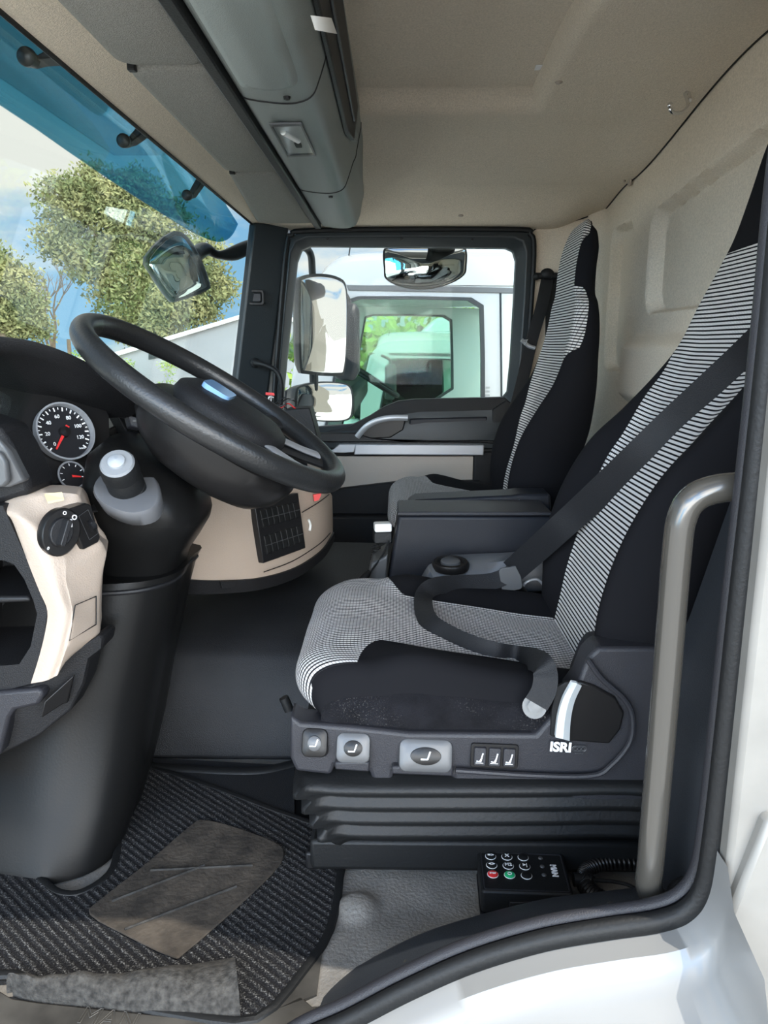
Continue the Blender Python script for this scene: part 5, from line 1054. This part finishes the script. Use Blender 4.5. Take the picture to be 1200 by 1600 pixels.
# ================================================================== OUTSIDE, THE YARD
GZ = -1.35
mb = MB(); mb.grid([[V(x, y, GZ) for x in (-150, 0, 150)] for y in (-40, 40, 160)], thick=(0, 0, -.1)); o = mb.build('ground', M['gravel'], smooth=False); struct(o, 'pale gravel yard', 'ground')
def truck(label, dx, dy, dz, grp):
    r = thing('truck_cab', label, 'truck', (dx, 3.4+dy, GZ), grp)
    O = V(dx, dy, dz); Y = 3.4
    def a2(u, v, y=Y): return at(u, v, y)+O
    def ln(px, y=Y): return [a2(u, v, y) for u, v in px]
    # near side skin with window hole
    out_ = [(452, 760), (455, 600), (462, 540), (480, 455), (500, 444), (640, 444), (720, 446), (850, 450), (900, 480), (900, 600), (900, 760), (700, 760)]
    inn_ = [(485, 742), (510, 660), (520, 600), (532, 530), (543, 470), (560, 464), (650, 464), (735, 466), (754, 478), (756, 560), (756, 644), (640, 720)]
    for k, (y_, t_) in enumerate(((Y, .04), (Y+2.3, .04))):
        sft = V(0, y_-Y, 0); mb = MB(); mb.ring([p+sft for p in ln(out_)], [p+sft for p in ln(inn_)], (0, t_, 0)); mb.build('side_skin', M['white_far'], r, bevel=.006)
        mb = MB(); ii = [p+sft for p in ln(inn_)]; c_ = sum(ii, V(0, 0, 0))/len(ii); mb.ring([c_+(p-c_)*1.012+V(0, -.006, 0) for p in ii], [c_+(p-c_)*.965+V(0, -.006, 0) for p in ii], (0, .03, 0)); mb.build('window_seal', M['frame'], r)
        mb = MB(); mb.prism([p+V(0, .02, 0) for p in ii], (0, .004, 0)); mb.build('side_glass', M['glass_truck'], r, smooth=False)
    # front face, windscreen, lower body
    f0 = a2(455, 600); mb = MB(); mb.box((f0.x-.12, Y+1.17+dy, f0.z-.95), (.25, 2.3, 1.5)); mb.build('front_panel', M['white_far'], r, bevel=.05, seg=4)
    b0 = a2(455, 750); b1 = a2(900, 750); mb = MB(); mb.box(((b0.x+b1.x)/2, Y+dy+1.17, b0.z-.5), (b1.x-b0.x, 2.3, 1.0)); mb.build('lower_body', M['white_far'], r, bevel=.03)
    # roof: rounded front, gutter line, high roof fairing
    prof = [(486, 446), (500, 432), (520, 416), (548, 409), (600, 406), (700, 404), (850, 404), (900, 404), (900, 446)]
    p0 = curve(ln(prof), 3); mb = MB(); mb.loft([[p+V(0, -.01, 0) for p in p0], [p+V(0, .06, .03 if p.z > a2(600, 430).z else 0) for p in p0], [p+V(0, .5, .10 if p.z > a2(600, 430).z else 0) for p in p0], [p+V(0, 1.8, .10 if p.z > a2(600, 430).z else 0) for p in p0], [p+V(0, 2.32, 0) for p in p0]]); mb.build('roof', M['white_far'], r, ang=60)
    mb = MB(); mb.prism(ln([(540, 444), (900, 452), (900, 460), (545, 454)], Y-.01), (0, .03, 0)); mb.build('rain_gutter', M['silver'], r, bevel=.003)
    mb = MB(); mb.prism([a2(640, 404, Y+.9)+V(0, 0, -.02), a2(690, 360, Y+.9), a2(900, 340, Y+.9), a2(900, 404, Y+.9)+V(0, 0, -.02)], (0, 1.0, 0)); mb.build('roof_fairing', M['white_far'], r, bevel=.04, seg=4)
    mb = MB(); mb.tube([a2(782, 456, Y-.004), a2(784, 640, Y-.004)], .005, n=6); mb.build('door_seam', M['frame'], r)
    # windscreen pillars and wipers, seen side-on
    ws = ln([(462, 560), (500, 446)]); mb = MB(); mb.grid([[ws[0], ws[0]+V(-.12, .4, 0), ws[0]+V(-.12, 1.9, 0), ws[0]+V(0, 2.3, 0)], [ws[1], ws[1]+V(-.08, .4, 0), ws[1]+V(-.08, 1.9, 0), ws[1]+V(0, 2.3, 0)]], thick=(-.01, 0, 0)); mb.build('windscreen', M['glass_truck'], r)
    mb = MB(); sc2 = V(f0.x+.38, Y+dy+1.75, f0.z-.05); mb.tube([sc2+V(-.19*math.cos(a), .22*math.sin(a), .12*math.cos(a)) for a in [2*PI*k/32 for k in range(32)]], .018, n=8, closed=True); mb.build('steering_wheel', M['rubber'], r)
    mb = MB(); mb.box((f0.x+.12, Y+dy+1.15, f0.z-.12), (.42, 2.1, .16)); mb.build('dashboard', M['rubber'], r, bevel=.04)
    # mirror pair on the near side
    for (px, hh) in (([(538, 474), (556, 474), (562, 486), (562, 580), (554, 594), (535, 594), (524, 590), (524, 480)], .06), ([(528, 606), (548, 604), (550, 612), (550, 650), (546, 656), (528, 656)], .05)):
        g_ = ln(px, Y-.32); mb = MB(); c_ = sum(g_, V(0, 0, 0))/len(g_); mb.loft([[c_+(p-c_)*k+V(0, d, 0) for p in g_] for k, d in ((.75, -.07), (1, -.04), (1, .03), (.8, .07))]); mb.build('mirror_housing', M['frame'], r, bevel=.01)
    mb = MB(); mb.tube(curve([a2(545, 480, Y-.3), a2(540, 462, Y-.2), a2(520, 455, Y-.02)], 4), .015, n=8); mb.build('mirror_arm', M['rubber'], r)
    mb = MB(); mb.cyl(a2(538, 446, Y+.3)+V(0, 0, 0), a2(548, 380, Y+.3), .004, n=6); mb.build('aerial', M['rubber'], r)
    for x_ in (.35, ):
        mb = MB(); w0 = V(f0.x+.62, Y+dy+.22, GZ+.48); mb.cyl(w0+V(0, -.16, 0), w0+V(0, .16, 0), .48, n=36); mb.build('wheel', M['rubber'], r, bevel=.03)
    return r
truck('white truck cab parked alongside, filling the passenger window', 0, 0, 0, 'parked white cabs')
truck('second white truck cab beyond the first, seen through its window', .18, 4.2, -.38, 'parked white cabs')
# faint print on the neighbour's door
tk = thing('door_decal', 'tiny printed lettering decal on the neighbouring white cab door', 'decal', at(762, 612, 3.39)); fr = Fr(at(762, 606, 3.385), (1, 0, 0), (0, 0, 1))
mb = MB()
for k in range(4): mb = text_mb(['PRINT', 'MAX 18', 'CAB', 'KG'][0] if 0 else 'IIIIII', fr, 0, -.02*k, .016, mb=mb)
mb.build('decal_print', M['silver'], tk)
# ---- foliage
def leaves(blobs, n, size, seed):
    rnd = random.Random(seed); mb = MB(); tot = sum(b[1]**2 for b in blobs)
    for c_, r_ in blobs:
        for k in range(int(n*r_*r_/tot)):
            if k % 22 == 0: d0 = Vector((rnd.gauss(0, 1), rnd.gauss(0, 1), rnd.gauss(0, 1))).normalized()*r_*1.12*(rnd.random()**.35)
            d = d0+Vector((rnd.gauss(0, 1), rnd.gauss(0, 1), rnd.gauss(0, .8)))*size*2.2; p = Vector(c_)+V(d.x, d.y, d.z*.85)
            a = Vector((rnd.uniform(-1, 1), rnd.uniform(-1, 1), rnd.uniform(-1, 1))).normalized(); b = a.orthogonal().normalized(); s_ = size*rnd.uniform(.5, 1.3)
            mb.add([p-a*s_, p-b*s_*.45, p+a*s_, p+b*s_*.45], [(0, 1, 2, 3)])
    return mb
def tree(name, label, base, blobs, n, size, seed, grp='trees beyond the yard', leafm='leaf'):
    r = thing(name, label, 'tree', base, grp); mb = leaves(blobs, n, size, seed); mb.build('crown', M[leafm], r, smooth=False)
    cz = min(b[0].z for b in blobs); top = max(blobs, key=lambda b: b[0].z)[0]
    mb = MB(); b0 = Vector(base); f = V(b0.x, b0.y, lerp(b0.z, cz, .8)); mb.tube(curve([b0, f, f.lerp(top, .5), top], 5), [lerp(.45, .05, k/15) for k in range(16)], n=10); tr_ = mb.build('trunk', M['bark'], r)
    for c_, r_ in blobs:
        mb = MB(); mb.tube(curve([f.lerp(top, .15), f.lerp(c_, .55)+V(0, 0, .3), c_+V(0, 0, r_*.3)], 4), [lerp(.16, .03, k/8) for k in range(9)], n=6); mb.build('branch', M['bark'], r)
    return r
def blob(px, Y): return [(at(u, v, Y), s_*Y/1200) for u, v, s_ in px]
tree('eucalyptus_tree', 'tall loose olive eucalyptus tree seen through the windscreen', V(at(250, 545, 26).x, 26, GZ), blob([(110, 315, 42), (150, 300, 45), (185, 330, 45), (90, 375, 30), (125, 385, 38), (215, 300, 36), (165, 420, 45), (200, 470, 48), (250, 345, 42), (235, 420, 45), (265, 470, 48), (310, 410, 40), (335, 450, 30), (240, 520, 40), (300, 480, 38), (205, 380, 40)], 26), 42000, .085, 5)
tree('leafy_tree', 'yellow-green tree cut by the left picture edge behind the windscreen', V(at(10, 540, 24).x, 24, GZ), blob([(-10, 420, 34), (20, 440, 32), (40, 475, 26), (-20, 480, 40), (15, 500, 34), (55, 510, 20), (-90, 420, 60)], 24), 20000, .08, 8)
br_ = thing('bare_tree', 'thin leafless tree beside the yellow-green one in the windscreen', 'tree', V(at(80, 540, 30).x, 30, GZ))
def twig(mb, p, d, l, r_, n, rnd):
    q = p+d*l; mb.tube([p, p.lerp(q, .5)+V(rnd.uniform(-.05, .05)*l, 0, 0), q], [r_, r_*.8, r_*.6], n=5)
    if n:
        for k in range(3): twig(mb, p.lerp(q, rnd.uniform(.6, 1)), (d+V(rnd.uniform(-.7, .7), rnd.uniform(-.5, .5), rnd.uniform(-.1, .5))).normalized(), l*.66, r_*.55, n-1, rnd)
mb = MB(); twig(mb, V(at(80, 540, 30).x, 30, GZ), V(.05, 0, 1), 2.3, .12, 5, random.Random(4)); mb.build('branches', M['bark'], br_)
# hedge behind the parked cabs, each bush a thing
ORD = ['first', 'second', 'third', 'fourth', 'fifth', 'sixth', 'seventh']
for i in range(7):
    x = -.75+i*1.15; y = 12+.5*math.sin(i*2.1); bl = [(V(x+dx, y, GZ+h), r_) for dx, h, r_ in ((-.3, .4, .7), (.3, .8, .7), (0, 1.2, .7), (.25, 1.7, .6), (-.2, 2.1, .55), (.1, 2.4, .4))]
    r = thing('hedge_bush', 'leafy green hedge bush behind the parked cabs, '+ORD[i]+' from the left', 'bush', (x, y, GZ), 'hedge behind the parked cabs'); leaves(bl, 2600, .11, 40+i).build('foliage', M['leaf2'], r, smooth=False)
    mb = MB(); mb.tube([V(x, y, GZ), V(x, y, GZ+2.5)], .06, n=8); mb.build('stem', M['bark'], r)
for i, (u, v, s_) in enumerate([(128, 556, 13), (262, 574, 11), (196, 572, 12)]):
    c_ = at(u, v, 19); r = thing('low_shrub', 'low green shrub in front of the grey shed, '+['leftmost', 'rightmost', 'middle one'][i]+' of the three', 'bush', (c_.x, c_.y, GZ), 'shrubs before the shed'); leaves([(c_, s_*19/1200), (c_+V(0, 0, -.5), s_*21/1200), (c_+V(.1, 0, -1.1), s_*22/1200)], 700, .035, 70+i).build('foliage', M['leaf2'], r, smooth=False)
# ---- shed
sh_ = thing('shed', 'long grey sheet-metal shed with pale sloping roof beyond the windscreen', 'shed', (at(300, 600, 20).x, 20, GZ))
q_ = [at(150, 560, 20), at(395, 488, 20), at(470, 500, 20), at(470, 640, 20), at(150, 640, 20)]
q_[3].z = q_[4].z = GZ; mb = MB(); mb.prism(q_, (0, 9, 0)); mb.build('wall', M['shed'], sh_, smooth=False)
mb = MB(); mb.prism([at(140, 562, 19.8), at(395, 486, 19.8), at(395, 492, 19.8), at(140, 569, 19.8)], (0, 9.4, 0)); mb.prism([at(395, 486, 19.8), at(480, 500, 19.8), at(480, 506, 19.8), at(395, 492, 19.8)], (0, 9.4, 0)); mb.build('roof', M['shedroof'], sh_, smooth=False)
mb = MB(); mb.prism([at(u, v, 19.95) for u, v in [(232, 548), (262, 541), (262, 556), (232, 562)]], (0, .1, 0)); mb.build('wall_box', M['rubber'], sh_)
pole = thing('utility_pole', 'thin dark utility pole left of the shed', 'pole', (at(108, 560, 28).x, 28, GZ)); p_ = at(107, 530, 28); mb = MB(); mb.cyl((p_.x, 28, GZ), (p_.x, 28, p_.z), .09, .07, n=10); mb.build('post', M['bark'], pole)
